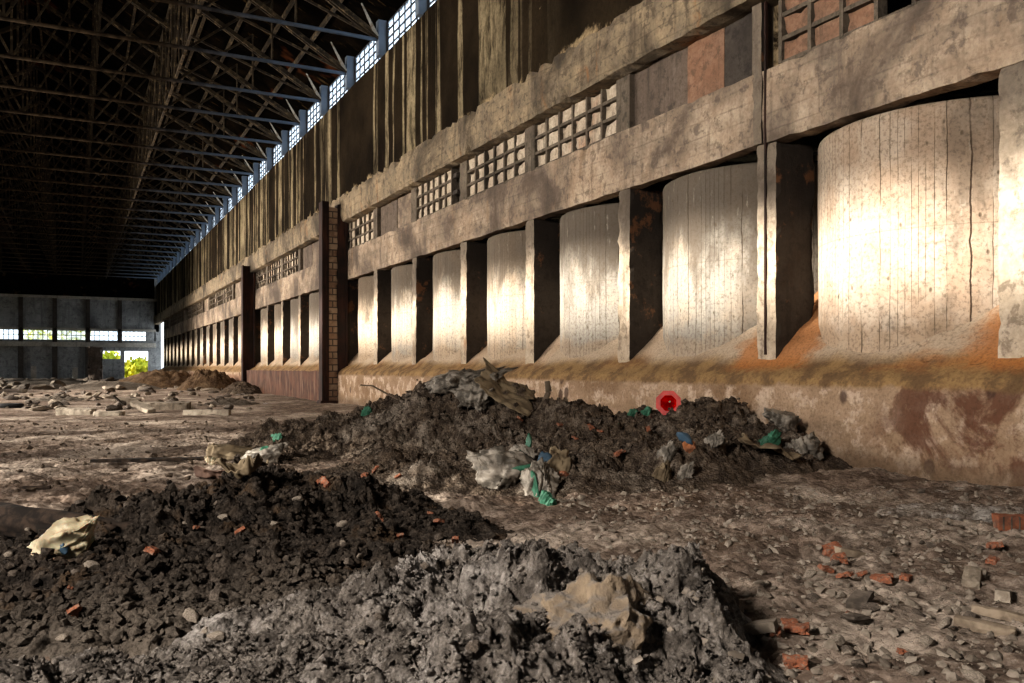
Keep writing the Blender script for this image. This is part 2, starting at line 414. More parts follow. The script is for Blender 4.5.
def soil(name, lo, hi, ash, ashamt=.5, sc=1.0, near=None, warm=None):
    t = NT(name); c = t.coord()
    big = t.noise(c, .7*sc, 5, .6, .3); mid = t.noise(c, 4*sc, 6, .65); fine = t.noise(c, 38*sc, 6, .8)
    vf = t.voro(c, 22*sc)
    col = t.mix(t.ramp(mid, .35, .65), lo, hi)
    if warm is not None: col = t.mix(t.math('MULTIPLY', t.ramp(t.noise(c, 1.1*sc, 4, .6), .54, .66), .8), col, warm)
    col = t.mix(t.math('MULTIPLY', t.ramp(t.math('ADD', t.math('MULTIPLY', big, .7), t.math('MULTIPLY', mid, .3)), .64-.25*ashamt, .75-.12*ashamt), .85), col, ash)
    if near is not None:
        k = t.ramp(t.math('ADD', t.sep(c)[1], t.math('MULTIPLY', mid, 1.5)), near[0], near[1])
        col = t.mix(k, col, t.mix(mid, near[2], near[3]))
    gr = t.noise(c, 11*sc, 5, .75, .3)
    col = t.mix(t.math('MULTIPLY', t.ramp(gr, .5, .62), .55), col, t.mix(.55, lo, (0,0,0)))
    col = t.mix(t.math('MULTIPLY', t.ramp(gr, .47, .36), .35), col, ash)
    col = t.mix(t.math('MULTIPLY', t.ramp(fine, .42, .72), .5), col, lo)
    h = t.math('ADD', t.math('MULTIPLY', mid, .8), t.math('ADD', t.math('MULTIPLY', fine, .5), t.math('MULTIPLY', vf, -.6)))
    return t.done(col, .97, h, 1.0, .045, spec=.1)
M['ground'] = soil('dusty_dirt_floor', (.10,.073,.056), (.21,.155,.12), (.50,.42,.345), .75, .6, warm=(.10,.066,.044))
M['soil_dark'] = soil('black_soil', (.02,.016,.013), (.065,.051,.04), (.15,.125,.105), .2, 1.3, near=(7.6, 6.0, (.06,.048,.038), (.19,.16,.13)), warm=(.08,.05,.028))
M['soil_grey'] = soil('ashy_soil', (.08,.068,.058), (.225,.195,.168), (.46,.42,.385), .55, 1.5)
M['soil_brown'] = soil('brown_soil', (.05,.037,.028), (.13,.097,.07), (.30,.255,.21), .5, 1.4)
M['ash'] = soil('pale_ash', (.11,.085,.066), (.24,.195,.16), (.55,.52,.48), .7, 1.2)
M['soil_tan'] = soil('tan_earth', (.2,.14,.085), (.36,.26,.17), (.42,.35,.28), .3, 1.5)
M['soil_far'] = soil('far_brown_soil', (.06,.038,.023), (.14,.092,.055), (.2,.15,.1), .3, .5)
def clump_mat():
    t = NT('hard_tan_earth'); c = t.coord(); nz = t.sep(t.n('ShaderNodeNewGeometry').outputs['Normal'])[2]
    m = t.noise(c, 5, 6, .7, .4); f = t.noise(c, 22, 5, .7)
    col = t.mix(t.ramp(m, .3, .72), (.11,.085,.062), (.27,.205,.14))
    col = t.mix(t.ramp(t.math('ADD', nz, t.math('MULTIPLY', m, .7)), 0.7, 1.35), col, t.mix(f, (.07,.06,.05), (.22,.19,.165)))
    return t.done(col, .97, t.math('ADD', m, t.math('MULTIPLY', f, .5)), 1.0, .05)
M['clump'] = clump_mat()
def redbrick():
    t = NT('broken_red_brick'); c = t.coord(True)
    n = t.noise(c, 9, 5, .65)
    col = t.mix(t.ramp(n, .35, .65), (.24,.085,.042), (.12,.055,.035)); col = t.mix(t.math('MULTIPLY', t.ramp(t.noise(c, 5, 4, .6), .5, .65), .9), col, (.16,.12,.09))
    return t.done(col, .9, n, .5, .01)
M['redbrick'] = redbrick()
def simple(name, a, b, sc=4, rough=.7, **kw):
    t = NT(name); c = t.coord(True); n = t.noise(c, sc, 5, .6, .3)
    return t.done(t.mix(t.ramp(n, .4, .62), a, b), rough, n, .4, .01, **kw)
M['stone'] = simple('grey_stone', (.12,.098,.077), (.22,.185,.15), 6, .9)
M['stone_dark'] = simple('dark_stone', (.05,.04,.032), (.11,.088,.07), 6, .9)
M['log'] = simple('rotten_bark', (.012,.009,.007), (.04,.027,.019), 7, .95)
M['wood'] = simple('weathered_wood', (.13,.1,.072), (.24,.19,.14), 5, .9)
M['bag_white'] = simple('white_plastic_film', (.24,.2,.13), (.44,.385,.27), 5, .45, **{'Subsurface Weight': .15})
M['bag_grey'] = simple('dusty_plastic_film', (.07,.06,.048), (.24,.21,.175), 6, .6)
M['green'] = simple('green_plastic', (.022,.075,.045), (.05,.15,.095), 6, .5)
M['blue'] = simple('blue_plastic', (.05,.085,.12), (.035,.06,.085), 6, .5)
M['orange'] = simple('orange_plastic', (.3,.12,.05), (.2,.09,.05), 6, .6)
def translucent(name, col):
    t = NT(name); a = t.n('ShaderNodeBsdfDiffuse'); a.inputs[0].default_value = (*col, 1); b_ = t.n('ShaderNodeBsdfTranslucent'); b_.inputs[0].default_value = (*col, 1)
    m_ = t.n('ShaderNodeMixShader'); m_.inputs[0].default_value = .6; t.l(a.outputs[0], m_.inputs[1]); t.l(b_.outputs[0], m_.inputs[2]); t.l(m_.outputs[0], t.out.inputs[0]); return t.m
M['cone_in'] = translucent('bright_red_plastic', (.95,.012,.008))
M['cone_out'] = simple('faded_red_plastic', (.5,.075,.065), (.38,.06,.055), 9, .5)
M['canvas'] = simple('dirty_canvas', (.1,.075,.048), (.2,.155,.1), 5, .9)
M['pinkcard'] = simple('soiled_pink_card', (.25,.165,.125), (.15,.1,.08), 5, .9)
M['rubber'] = simple('black_rubber', (.015,.015,.016), (.03,.03,.03), 6, .8)
M['leafmat'] = simple('yellow_green_leaves', (.42,.48,.04), (.75,.7,.08), .6, .8)
M['bark'] = simple('bark', (.09,.07,.05), (.16,.12,.09), 3, .95)
M['ground_far'] = simple('dry_yard', (.3,.26,.18), (.24,.24,.12), .3, .95)

# ------------------------------------------------------------------ right wall
P0, PITCH = 7.22, 4.65
NB = 27                       # bays
Y_END = P0+PITCH*NB           # about 132.8
Y_FAR = 146.0
ZL0, ZL1 = 5.84, 7.24         # lintel
ZB0, ZB1 = 8.5, 9.78          # beam
ZT = 14.78                     # top of concrete wall
XW = 11.5

V1, F1 = rough_box(XW, XW+.45, -3, Y_FAR, ZB1-.3, ZT, 1.2, .03, 1.0, 3)
b = MB(); b.box(16.45, 16.8, -3, Y_END+.3, -.5, ZB1)
b.box(XW+.05, 16.8, -3, Y_END+.3, ZL1-.25, ZL1-.05)
b.box(XW+.3, XW+.5, -3, Y_END+.3, ZL1-.1, ZB1)
b.box(XW+.02, 16.8, Y_END+.45, Y_END+.9, -.5, ZB1)
b.box(11.3, 16.8, -3.3, -3, -.5, ZB1)
V2 = np.array(b.v); F2 = np.array(b.f)
struct(link('wall_right', mesh_np('wall_right', np.concatenate([V1, V2]), np.concatenate([F1, F2+len(V1)]), False), M['upper']))

V, F = rough_box(XW-.36, XW+.3, -3, Y_FAR, ZB0, ZB1, .3, .018, 1.7, 5, rnd=.13, sty=.25)
struct(link('trim_1', mesh_np('trim_1', V, F, False), M['beam']))
V, F = rough_box(XW-.02, XW+.35, -3, Y_END+.5, ZL0, ZL1, .35, .012, 1.9, 8, rnd=.06, sty=.3)
struct(link('trim_2', mesh_np('trim_2', V, F, False), M['lintel']))

# plinth with crumbling edge and sand slope behind the piers
def plinth(name, y0, y1, step):
    prof = np.array([(10.98,-.5),(10.98,.1),(10.98,.4),(10.98,.7),(10.98,1.0),(10.99,1.2),(11.0,1.34),(11.03,1.44),(11.1,1.52),(11.2,1.58),(11.32,1.66),(11.44,1.74),(11.55,1.84),(11.7,2.0),(11.9,2.17),(12.1,2.35),(12.35,2.57),(12.6,2.8),(12.9,3.05),(13.4,3.4)])
    ys = np.arange(y0, y1+step/2, step)
    X = np.repeat(prof[:, 0][None], len(ys), 0); Z = np.repeat(prof[:, 1][None], len(ys), 0); Y = np.repeat(ys[:, None], len(prof), 1)
    n = fbm(Y*1.6, Z*1.6, X*1.6, 4, 40); n2 = fbm(Y*7, Z*7, X*7, 3, 44)
    X = X+.035*n+.018*n2
    up = np.clip((Z-1.1)/.5, 0, 1)
    Z = Z+up*(.05*n+.025*n2)+np.clip((Z-1.7)/.8, 0, 1)*.14*fbm(Y*.9, X*1.5, None, 3, 50)
    V = np.stack([X, Y, Z], -1).reshape(-1, 3)
    F = grid_faces(len(ys), len(prof))[:, ::-1]
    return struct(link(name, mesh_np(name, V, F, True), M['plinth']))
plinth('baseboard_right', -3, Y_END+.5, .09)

# piers
g_pier = 'concrete piers between the silos'
yl = [P0]+[P0+.1+PITCH*i for i in range(1, NB+1)]
pier_proto = []
for k in range(3):
    V, F = rough_box(0, .98, -.25, .25, -4.4, 0.02, .12, .009, 4.5, 70+k*5, rnd=.035)
    pier_proto.append(mesh_np('concrete_pier', V, F, False))
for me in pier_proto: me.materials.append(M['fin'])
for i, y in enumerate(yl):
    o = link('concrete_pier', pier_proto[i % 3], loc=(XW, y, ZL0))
    if i == 0: lab = 'pale flat-faced concrete pier closing the near end of the row of silos'
    elif i == 1: lab = 'concrete pier with a dark vertical joint, on the far side of the largest silo'
    elif i == NB: lab = 'last small concrete pier at the far end of the silo row'
    else: lab = f'concrete pier between the {ORD[i-1]} and {ORD[i]} silo from the near end'
    tag(o, lab, 'pier', g_pier)

# silos
SR = 2.30
def silo_mesh():
    na, nz = 128, 28
    a = np.linspace(0, 2*pi, na, endpoint=False); z = np.concatenate([np.linspace(1.0, 5.70, nz), [5.77, 5.80]])
    A, Z = np.meshgrid(a, z, indexing='ij')
    r = SR+.012*fbm(np.cos(A)*3, np.sin(A)*3, Z*.8, 3, 90)+0*Z
    r[:, -2] -= .02; r[:, -1] -= .07
    X = r*np.cos(A); Y = r*np.sin(A)
    V = np.stack([X, Y, Z], -1).reshape(-1, 3).tolist()
    m = len(z); F = []
    for i in range(na):
        j = (i+1) % na
        for k in range(m-1): F.append((i*m+k, j*m+k, j*m+k+1, i*m+k+1))
    c = len(V); V.append((0, 0, 5.80))
    F2 = [(i*m+m-1, ((i+1) % na)*m+m-1, c) for i in range(na)]
    me = bpy.data.meshes.new('concrete_silo'); me.from_pydata(V, [], F+F2); me.update()
    me.polygons.foreach_set('use_smooth', [True]*len(F)+[False]*len(F2))
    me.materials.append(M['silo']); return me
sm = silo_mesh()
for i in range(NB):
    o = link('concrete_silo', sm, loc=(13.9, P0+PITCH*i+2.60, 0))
    o.rotation_euler.z = i*1.37
    if i == 0: lab = 'largest and nearest board-marked round concrete silo, orange sand at its foot'
    elif i == 1: lab = 'second round concrete silo from the near end, darker around its top'
    else: lab = f'{ORD[i]} round concrete silo counted from the near end of the row'
    tag(o, lab, 'silo', 'concrete silos in a row along the wall')

# window band between lintel and beam
wn = 0
band = MB()
for i, y in enumerate(yl):
    if y > 12.5: band.box(XW-.01, XW+.3, y-.26, y+.26, ZL1-.02, ZB0+.05)
    elif y > 10: band.box(XW-.01, XW+.3, y+.12, y+.36, ZL1-.02, ZB0+.05)
def lattice(y0, y1, cols, rows, wmat='panel'):
    global wn
    wn += 1
    fr = MB(); z0, z1 = ZL1+.0, ZB0+.05
    r = random.Random(wn)
    for k in range(cols+1):
        y = y0+(y1-y0)*k/cols; fr.box(XW+.0, XW+.22, y-.04, y+.04, z0, z1)
    for k in range(rows+1):
        z = z0+(z1-z0)*k/rows; fr.box(XW+.012, XW+.22, y0, y1, z-.04, z+.04)
    o = fr.build(f'window_{wn}', M['lattice']); struct(o)
    p = MB(); p.box(XW+.3, XW+.34, y0, y1, z0, z1)
    for a in range(cols):
        for c in range(rows):
            ya, yb = y0+(y1-y0)*a/cols, y0+(y1-y0)*(a+1)/cols; za, zb = z0+(z1-z0)*c/rows, z0+(z1-z0)*(c+1)/rows
            d = r.uniform(.05, .11)
            if r.random() < .02: continue
            V, F = rough_box(XW+d, XW+.31, ya+.05, yb-.05, za+.05, zb-.05, .12, .014, 7, wn*13+a*3+c, rnd=.04)
            p.add(V, F)
    p.build('infill_panel', M[wmat], o)
def plain(y0, y1, mat, d=.12):
    global wn
    wn += 1
    V, F = rough_box(XW+d, XW+.33, y0, y1, ZL1-.02, ZB0+.05, .4, .012, 2, wn)
    return struct(link(f'window_{wn}', mesh_np(f'window_{wn}', V, F, False), M[mat]))
for i in range(NB):
    a, c = yl[i]+.26, yl[i+1]-.26
    if i == 0: lattice(yl[0]+.2, 11.62, 6, 3, 'plain_red')
    elif i == 1:
        plain(12.28, 13.25, 'plain_dark'); plain(13.25, 14.4, 'plain_red', .11); plain(14.4, c, 'plain_brown', .13)
    elif i == 4:
        plain(a, a+.55, 'plain_dark', .2); lattice(a+.75, c, 6, 3)
    elif i in (5, 8): plain(a, (a+c)/2, 'lintel', .18); plain((a+c)/2, c, 'plain_brown', .15)
    elif i > 12 and i % 4 == 1: plain(a, c, 'lintel', .16)
    else: lattice(a, c, 6, 3)
struct(band.build('trim_3', M['lattice']))
# broken brick stubs in the opening beside the fifth lattice
for q, (z, yy) in enumerate(((7.5, 26.35), (8.05, 26.4))):
    V, F = rough_box(XW-.12, XW+.15, yy-.2, yy+.22, z, z+.16, .08, .03, 5, 300+q, rnd=.04)
    tag(link('brick_stub', mesh_np('brick_stub', V, F, False), M['plain_dark']),
        ['lower', 'upper'][q]+' dark brick stub jutting from the gap between two lattice windows', 'brick', 'brick stubs in the window band')
# the dark vertical joint and rust-stained edge strip on the second pier
jt = MB(); jt.box(XW-.035, XW+.02, yl[1]-.02, yl[1]+.02, 1.9, ZB0)
tag(jt.build('joint_strip', M['steel_dark']), 'thin dark vertical joint strip running up the pier and lintel beside the largest silo', 'joint')
V, F = rough_box(XW-.06, XW+.1, yl[1]+.06, yl[1]+.3, ZL0+.02, ZB0+.02, .12, .012, 4, 330, rnd=.04)
struct(link('trim_4', mesh_np('trim_4', V, F, False), M['fin']))

# steel columns against the wall
def steel_column(y, x0, ztop, label, brick):
    t = empty('steel_column', (x0, y, 0)); tag(t, label, 'column', 'steel columns standing against the silo wall')
    w = XW-x0
    for xa, xb in ((0, .1), (w-.12, w-.02)):
        MB().box(xa, xb, -.3, .3, -.2, ztop).build('flange', M['steel_dark'], t)
    if brick:
        MB().box(.1, .34, -.24, .28, -.2, ztop).build('channel', M['steel_dark'], t)
        MB().box(w-.5, w-.12, -.27, .28, -.2, ztop-.1).build('channel', M['steel_dark'], t)
        V, F = rough_box(.34, w-.5, -.22, .24, 0, ztop-.25, .12, .015, 4, 400, rnd=.04)
        link('brick_infill', mesh_np('brick_infill', V, F, False), M['brick'], t)
    else:
        MB().box(.1, w-.12, -.05, .05, -.2, ztop).build('web', M['steel_dark'], t)
    MB().box(-.08, w-.02, -.36, .36, -.2, .12).build('foot_plate', M['steel_dark'], t)
steel_column(39.6, 10.25, 9.45, 'tall dark steel column with a strip of brick set in its middle', True)
steel_column(62.8, 10.6, 8.95, 'narrow dark steel column farther along, at the end of the rusted plate', False)
for k in range(1):
    b = MB(); n = 12; y0, y1 = 40.1, 62.4
    V, F = rough_box(10.84, 10.93, y0, y1, -.1, 1.5, .3, .025, .9, 410, rnd=.02)
    tag(link('steel_plate', mesh_np('steel_plate', V, F, True), M['plate']), 'long rusty red steel plate facing the foot of the wall between two columns', 'plate')

# ------------------------------------------------------------------ roof
ZE = 15.45; RIDGE = (-2.5, 23.9)
SLOPE = (RIDGE[1]-16.3)/(11.9-RIDGE[0])
def roof_z(x): return RIDGE[1]-abs(x-RIDGE[0])*SLOPE
b = MB()
for sgn in (1, -1):
    n = 12; ys = np.linspace(-9, Y_FAR+.5, 60)
    for k in range(1):
        xs = [RIDGE[0]+sgn*14.6*j/n for j in range(n+1)]
        base = len(b.v)
        for x in xs:
            for y in ys: b.v.append((x, y, roof_z(x)+.35))
        f = grid_faces(n+1, len(ys))+base
        b.f += [tuple(q) for q in (f if sgn < 0 else f[:, ::-1]).tolist()]
struct(b.build('ceiling', M['roof']))

def make_truss():
    t = empty('roof_truss')
    MB().bar((11.3,0,ZE), (-16.3,0,ZE), .17, n=8).build('tie_beam', M['roof_steel'], t, smooth=True)
    for sgn in (1, -1):
        e = RIDGE[0]+sgn*13.9
        m = MB()
        for dy in (-.11, .11): m.bar((e, dy, ZE+.05), (RIDGE[0], dy, roof_z(RIDGE[0])-.1), .1, .2)
        m.build('rafter', M['rafter'], t)
        st = MB()
        xs = [RIDGE[0]+sgn*k for k in (10.4, 6.8, 3.4)]
        for x in xs: MB().bar((x, 0, ZE), (x, 0, roof_z(x)-.1), .07, .12).build('hanger', M['rafter'], t)
        prev = e
        pts = [e]+xs+[RIDGE[0]]
        for a, c in zip(pts[1:], pts[2:]): st.bar((a, .04, roof_z(a)-.12), (c, .04, ZE), .07, .1)
        st.build('strut', M['rafter'], t)
        # second, flatter inner chord
        MB().bar((e-.2*sgn, 0, ZE+.1), (RIDGE[0]+sgn*6.8, 0, ZE+2.5), .08, .1).build('brace', M['rafter'], t)
        p = MB(); p.box(e-.1 if sgn > 0 else e-.25, e+.25 if sgn > 0 else e+.1, -.17, .17, ZT-.02, ZE+.8); p.build('post', M['roof_steel'], t)
        k = MB()
        k.bar((e-.15*sgn, -.12, ZE+.1), (e-1.0*sgn, -.7, ZE+1.1), .2, .03, r2=.35); k.bar((e-.2*sgn, .12, ZE+.1), (e-.6*sgn, .8, ZE+1.0), .16, .03, r2=.3)  # pale torn strips of roofing hanging near the eave
        k.build('torn_roof_strip', M['pale_steel'], t)
    MB().bar((RIDGE[0],0,ZE), (RIDGE[0],0,roof_z(RIDGE[0])), .1).build('king_post', M['rafter'], t)
    return t
tr0 = make_truss()
ties = [yl[0]+PITCH*(k) for k in range(-2, NB+3)]
first = True
vis = 0
for k, y in enumerate(ties):
    if y < 21: continue
    t = tr0 if first else copy_tree(tr0)
    first = False
    t.location = (0, y-.75, 0)
    t['category'] = 'roof truss'; t['group'] = 'steel roof trusses'
    if vis < 20: t['label'] = f'steel roof truss spanning the hall, {ORD[vis]} of the row from the near end'
    else: t['label'] = 'small dark steel roof truss close to the end wall of the hall'
    vis += 1
tid = 0
for sgn in (1, -1):
    for d in (12.6, 11.2, 9.8, 8.4, 7.0, 5.4, 3.8, 2.2, .5):
        x = RIDGE[0]+sgn*d
        if x < -10.5: continue
        o = MB().bar((x, 12, roof_z(x)+.12), (x, Y_FAR, roof_z(x)+.12), .12, .2).build('purlin', M['rafter'])
        tid += 1
        tag(o, f'long brown roof purlin under the deck, {ORD[int(round((9.6-d)/1.4)) if False else tid-1]} counted up from the clerestory eave', 'purlin', 'purlins under the roof deck')
for x, lab in ((4.3, 'vertical lattice bracing running lengthwise under the roof slope above the clerestory'), (-9.3, 'vertical lattice bracing running lengthwise under the far roof slope')):
    t = empty('lattice_girder', (x, 0, 0)); tag(t, lab, 'girder', 'lengthwise lattice bracing')
    zt = roof_z(x)-.25
    MB().bar((0,12,ZE+.12), (0,Y_FAR,ZE+.12), .1, .14).build('chord', M['rafter'], t)
    MB().bar((0,12,zt), (0,Y_FAR,zt), .1, .14).build('chord', M['rafter'], t)
    d = MB()
    y = yl[0]
    while y < Y_FAR-PITCH:
        MB().bar((0,y+.1,ZE), (0,y+.1,zt), .22, .1).build('upright', M['rafter'], t); MB().bar((0,y+.1+PITCH/2,ZE), (0,y+.1+PITCH/2,zt), .06).build('upright', M['rafter'], t)
        d.bar((.03,y+.1,ZE), (.03,y+.1+PITCH,zt), .07); d.bar((-.03,y+.1,zt), (-.03,y+.1+PITCH,ZE), .07)
        y += PITCH
    d.build('diagonal', M['rafter'], t)

# clerestory glazing: one window per bay
def cler_mesh():
    L = PITCH-.55; H = 1.4; m = MB()
    nc, nr = 6, 4
    for k in range(nc+1): y = L*k/nc; m.box(-.03, .03, y-.025, y+.025, 0, H)
    for k in range(nr+1): z = H*k/nr; m.box(-.03, .03, 0, L, z-.025, z+.025)
    m.box(-.06, .06, -.09, 0, 0, H); m.box(-.06, .06, L, L+.09, 0, H)
    me = bpy.data.meshes.new('clerestory_frame'); me.from_pydata(m.v, [], m.f); me.update(); me.materials.append(M['frame'])
    g = MB(); g.box(.005, .012, 0, L, 0, H)
    gm = bpy.data.meshes.new('clerestory_glass'); gm.from_pydata(g.v, [], g.f); gm.update(); gm.materials.append(M['glass'])
    return me, gm
cm, cg = cler_mesh()
for k, y in enumerate(ties):
    if y < 20: continue
    wn += 1
    o = struct(link(f'window_{wn}', cm, loc=(XW+.2, y-.45, ZT)))
    link('pane', cg, parent=o)
struct(MB().box(XW+.1, XW+.5, -9, 20.5, ZT, 16.6).build('trim_5', M['roof']))

# ------------------------------------------------------------------ end wall
colx = [-16.1, -11.63, -7.18, -2.72, 1.75, 6.22, 11.0]
fw = MB()
fw.box(-17, 11.9, Y_FAR, Y_FAR+.4, 7.4, 12.45)                      # upper wall
fw.box(-17, 11.9, Y_FAR-.1, Y_FAR+.4, 4.85, 5.9)
for a, c in zip(colx[:4], colx[1:5]): fw.box(a, c, Y_FAR+.05, Y_FAR+.4, -.3, 4.9)
fw.box(3.3, 6.3, Y_FAR+.05, Y_FAR+.4, -.3, 3.05)                    # sill panel under first opening
fw.box(3.3, 11.9, Y_FAR+.05, Y_FAR+.4, 4.3, 4.9)
fw.box(1.75, 3.3, Y_FAR+.05, Y_FAR+.4, -.3, 4.9)
fw.box(6.3, 6.9, Y_FAR+.0, Y_FAR+.4, -.3, 4.9)
fw.box(10.3, 11.9, Y_FAR+.02, Y_FAR+.4, -.3, 4.9)
fw.box(11.2, 12.2, Y_FAR, Y_FAR+.5, -.3, 16)
struct(fw.build('wall_end', M['far']))
g = MB(); v = [(-17.2, Y_FAR+.2, 12.4), (12.2, Y_FAR+.2, 12.4), (12.2, Y_FAR+.2, 16.5), (RIDGE[0], Y_FAR+.2, 24.4), (-17.2, Y_FAR+.2, 16.5)]
g.add(v, [(0,1,2,3,4)]); struct(g.build('wall_end_gable', M['roof']))
tm = MB(); tm.box(-17, 11.9, Y_FAR-.5, Y_FAR, 12.2, 12.6); tm.box(-17, 11.4, Y_FAR-.35, Y_FAR, 7.35, 7.75); tm.box(-17, 11.4, Y_FAR-.5, Y_FAR, 4.9, 5.6)
struct(tm.build('trim_6', M['farbeam']))
for i, x in enumerate(colx[:-1]):
    m = MB(); m.box(x-.3, x+.3, Y_FAR-.35, Y_FAR+.1, 5.5, 12.3)
    if i < 5: m.box(x-.35, x+.35, Y_FAR-.45, Y_FAR+.1, -.3, 5.0)
    struct(m.build(f'trim_{7+i}', M['plain_dark']))
for i, (a, c) in enumerate(zip(colx[:-1], colx[1:])):
    wn += 1; a += .3; c -= .3
    if i == 5: c = 10.0
    m = MB(); nc = 6
    for k in range(nc+1): x = a+(c-a)*k/nc; m.box(x-.05, x+.05, Y_FAR+.1, Y_FAR+.2, 5.85, 7.4)
    for k in range(3): z = 5.9+1.5*k/2; m.box(a, c, Y_FAR+.1, Y_FAR+.2, z-.05, z+.05)
    o = struct(m.build(f'window_{wn}', M['frame']))
    p = MB(); p.box(a, c, Y_FAR+.22, Y_FAR+.24, 5.9, 7.4); p.build('pane', M['glass'], o)
struct(MB().box(10.0, 11.4, Y_FAR, Y_FAR+.4, 5.8, 7.4).build('trim_13', M['far']))
# ruined dark pier in front of the end wall
V, F = rough_box(1.75, 3.55, 138.0, 139.4, -.2, 4.7, .3, .16, 1.1, 500, rnd=.5)
tag(link('ruined_pier', mesh_np('ruined_pier', V, F, False), M['plain_brown']), 'dark ragged pier standing beside the lit doorway of the end wall', 'pier')
for i, (x, h) in enumerate(((-5.3, 2.4), (.0, 2.2))):
    V, F = rough_box(x-.35, x+.35, 140.5, 141.1, -.2, h-.5, .3, .05, 2, 510+i, rnd=.1)
    tag(link('concrete_stub', mesh_np('concrete_stub', V, F, False), M['farbeam']), ['low pale concrete stub at the end wall, farther from the doorway', 'low pale concrete stub at the end wall, nearer the ragged pier'][i], 'stub')

# left wall and wall behind the camera: openings let the low sun in
b = MB()
XL = -17.0
A0, A1, B0, B1 = 1.1, 4.3, 8.2, 10.0
b.box(XL-.3, XL, -9, Y_FAR+.4, -.5, A0); b.box(XL-.3, XL, -9, Y_FAR+.4, A1, B0); b.box(XL-.3, XL, -9, Y_FAR+.4, B1, 16.6)
b.box(XL-.3, XL, -9, 12.2, A0, A1)
y = 15.5; r = random.Random(5)
while y < Y_FAR:
    w = r.uniform(.8, 1.7); b.box(XL-.3, XL, y, y+w, A0, A1); y += r.uniform(3.2, 6.0)
struct(b.build('wall_left', M['far']))
b = MB(); b.box(XL, 16.6, -9.3, -9, -.5, 24.5); struct(b.build('wall_front', M['far']))

# ------------------------------------------------------------------ ground and heaps
def base_h(x, y):
    x = np.asarray(x, float); y = np.asarray(y, float)
    near = np.clip(1-(y-14)/20, 0, 1)
    h = .05*fbm(x*.35, y*.35, None, 3, 600)+(.018+.03*near)*fbm(x*1.7, y*1.7, None, 4, 610)
    h += .03*near*np.clip(fbm(x*.8+5, y*.8, None, 2, 620), 0, 1)*(.55-worley(x*9, y*9, 630))*2
    h += .016*near*(.5-worley(x*16, y*16, 633))+near*.03*fbm(x*5, y*5, None, 4, 640, .6)
    # shallow excavated step running in front of the plinth
    h += .12*np.exp(-((x-10.4)/.9)**2)*np.clip(1-(y-4)/40, 0, 1)
    return h
def gauss(x, y, cx, cy, sx, sy, rot=0):
    c, s = cos(rot), sin(rot); dx, dy = x-cx, y-cy
    u = dx*c+dy*s; v = -dx*s+dy*c
    return np.exp(-((u/sx)**2+(v/sy)**2)**1.25)
def gp(px, py, z=0.0):
    zc = FPX*(EYE-z)/(py-HY); xc = (px-512)/FPX*zc
    return xc*CS+zc*SN, -xc*SN+zc*CS
def at(px, zc):
    xc = (px-512)/FPX*zc
    return xc*CS+zc*SN, -xc*SN+zc*CS
ROTC = -TH      # rotation that lines a heap up with the view's width
def hz(py, zc): return EYE-(py-HY)*zc/FPX

def heap_fn(blobs, rough, seed, cell=(3.2, 7.0, 15.0)):
    def fn(x, y):
        x = np.asarray(x, float); y = np.asarray(y, float)
        e = np.zeros(x.shape)
        wx = x+.22*fbm(x*1.1, y*1.1, None, 3, seed+3); wy = y+.22*fbm(x*1.1+9, y*1.1, None, 3, seed+5)
        for (cx, cy, sx, sy, rot, hgt) in blobs:
            e = np.maximum(e, hgt*gauss(wx, wy, cx, cy, sx, sy, rot))
        k = np.clip(e/.25, 0, 1)
        n = .2*fbm(x*1.9, y*1.9, None, 4, seed)+.13*np.abs(fbm(x*4.5, y*4.5, None, 4, seed+20))+.06*fbm(x*14, y*14, None, 5, seed+25, .7)+.035*(.5-worley(x*cell[2]*2, y*cell[2]*2, seed+33))
        n += .06*(.6-worley(x*cell[0], y*cell[0], seed+30))+.04*(.55-worley(x*cell[1], y*cell[1], seed+31))+.03*(.5-worley(x*cell[2], y*cell[2], seed+32))
        return e+k*rough*n-.07*(1-np.clip(e/.06, 0, 1))
    return fn
# middle heap against the wall
def B(px, zc, top, sx, sy, rot=None):
    x, y = at(px, zc); return (x, y, sx, sy, ROTC if rot is None else ROTC+rot, hz(top, zc))
mid_blobs = [B(462, 17.0, 380, 1.55, 1.5), B(400, 17.4, 397, 1.5, 1.3), B(350, 17.6, 420, 1.7, 1.3), B(505, 16.6, 392, 1.2, 1.4), B(300, 16.0, 452, 1.6, 1.2),
             B(570, 16.2, 411, 1.6, 1.3), B(640, 15.6, 415, 1.3, 1.2), B(700, 15.2, 408, 1.1, 1.1), B(755, 14.6, 432, 1.1, .9), B(790, 14.2, 452, .8, .7),
             B(500, 14.6, 458, 1.7, 1.0), B(400, 14.6, 462, 1.5, 1.0), B(440, 12.7, 458, 1.5, 1.1), B(560, 12.5, 459, 1.4, 1.1), B(650, 12.9, 449, 1.3, 1.0), B(600, 14.4, 434, 1.5, 1.0), B(700, 13.6, 440, 1.1, 1.0)]
dark_blobs = [B(330, 9.0, 488, 1.0, 1.0), B(250, 8.8, 484, 1.1, 1.1), B(170, 8.0, 503, 1.1, 1.1), B(90, 7.2, 532, 1.0, 1.0), B(20, 6.6, 560, .9, .9),
              B(405, 8.9, 508, .9, .75), B(445, 8.3, 530, .5, .5), B(210, 6.6, 545, 1.3, 1.0), B(100, 5.6, 590, 1.2, .8), B(330, 6.8, 548, .9, .8), B(0, 5.2, 618, .8, .7)]
grey_blobs = [B(570, 5.6, 548, .55, .62), B(500, 5.5, 556, .6, .7), B(420, 5.5, 572, .7, .75), B(640, 5.3, 566, .45, .55), B(690, 4.9, 596, .35, .5), B(330, 5.2, 600, .75, .7),
              B(620, 4.5, 610, .5, .5), B(500, 4.4, 625, .8, .6), B(240, 4.8, 632, .8, .6), B(380, 4.2, 650, .9, .55), B(690, 4.2, 650, .32, .35), B(120, 4.6, 652, .9, .5), B(20, 4.3, 650, .8, .5)]
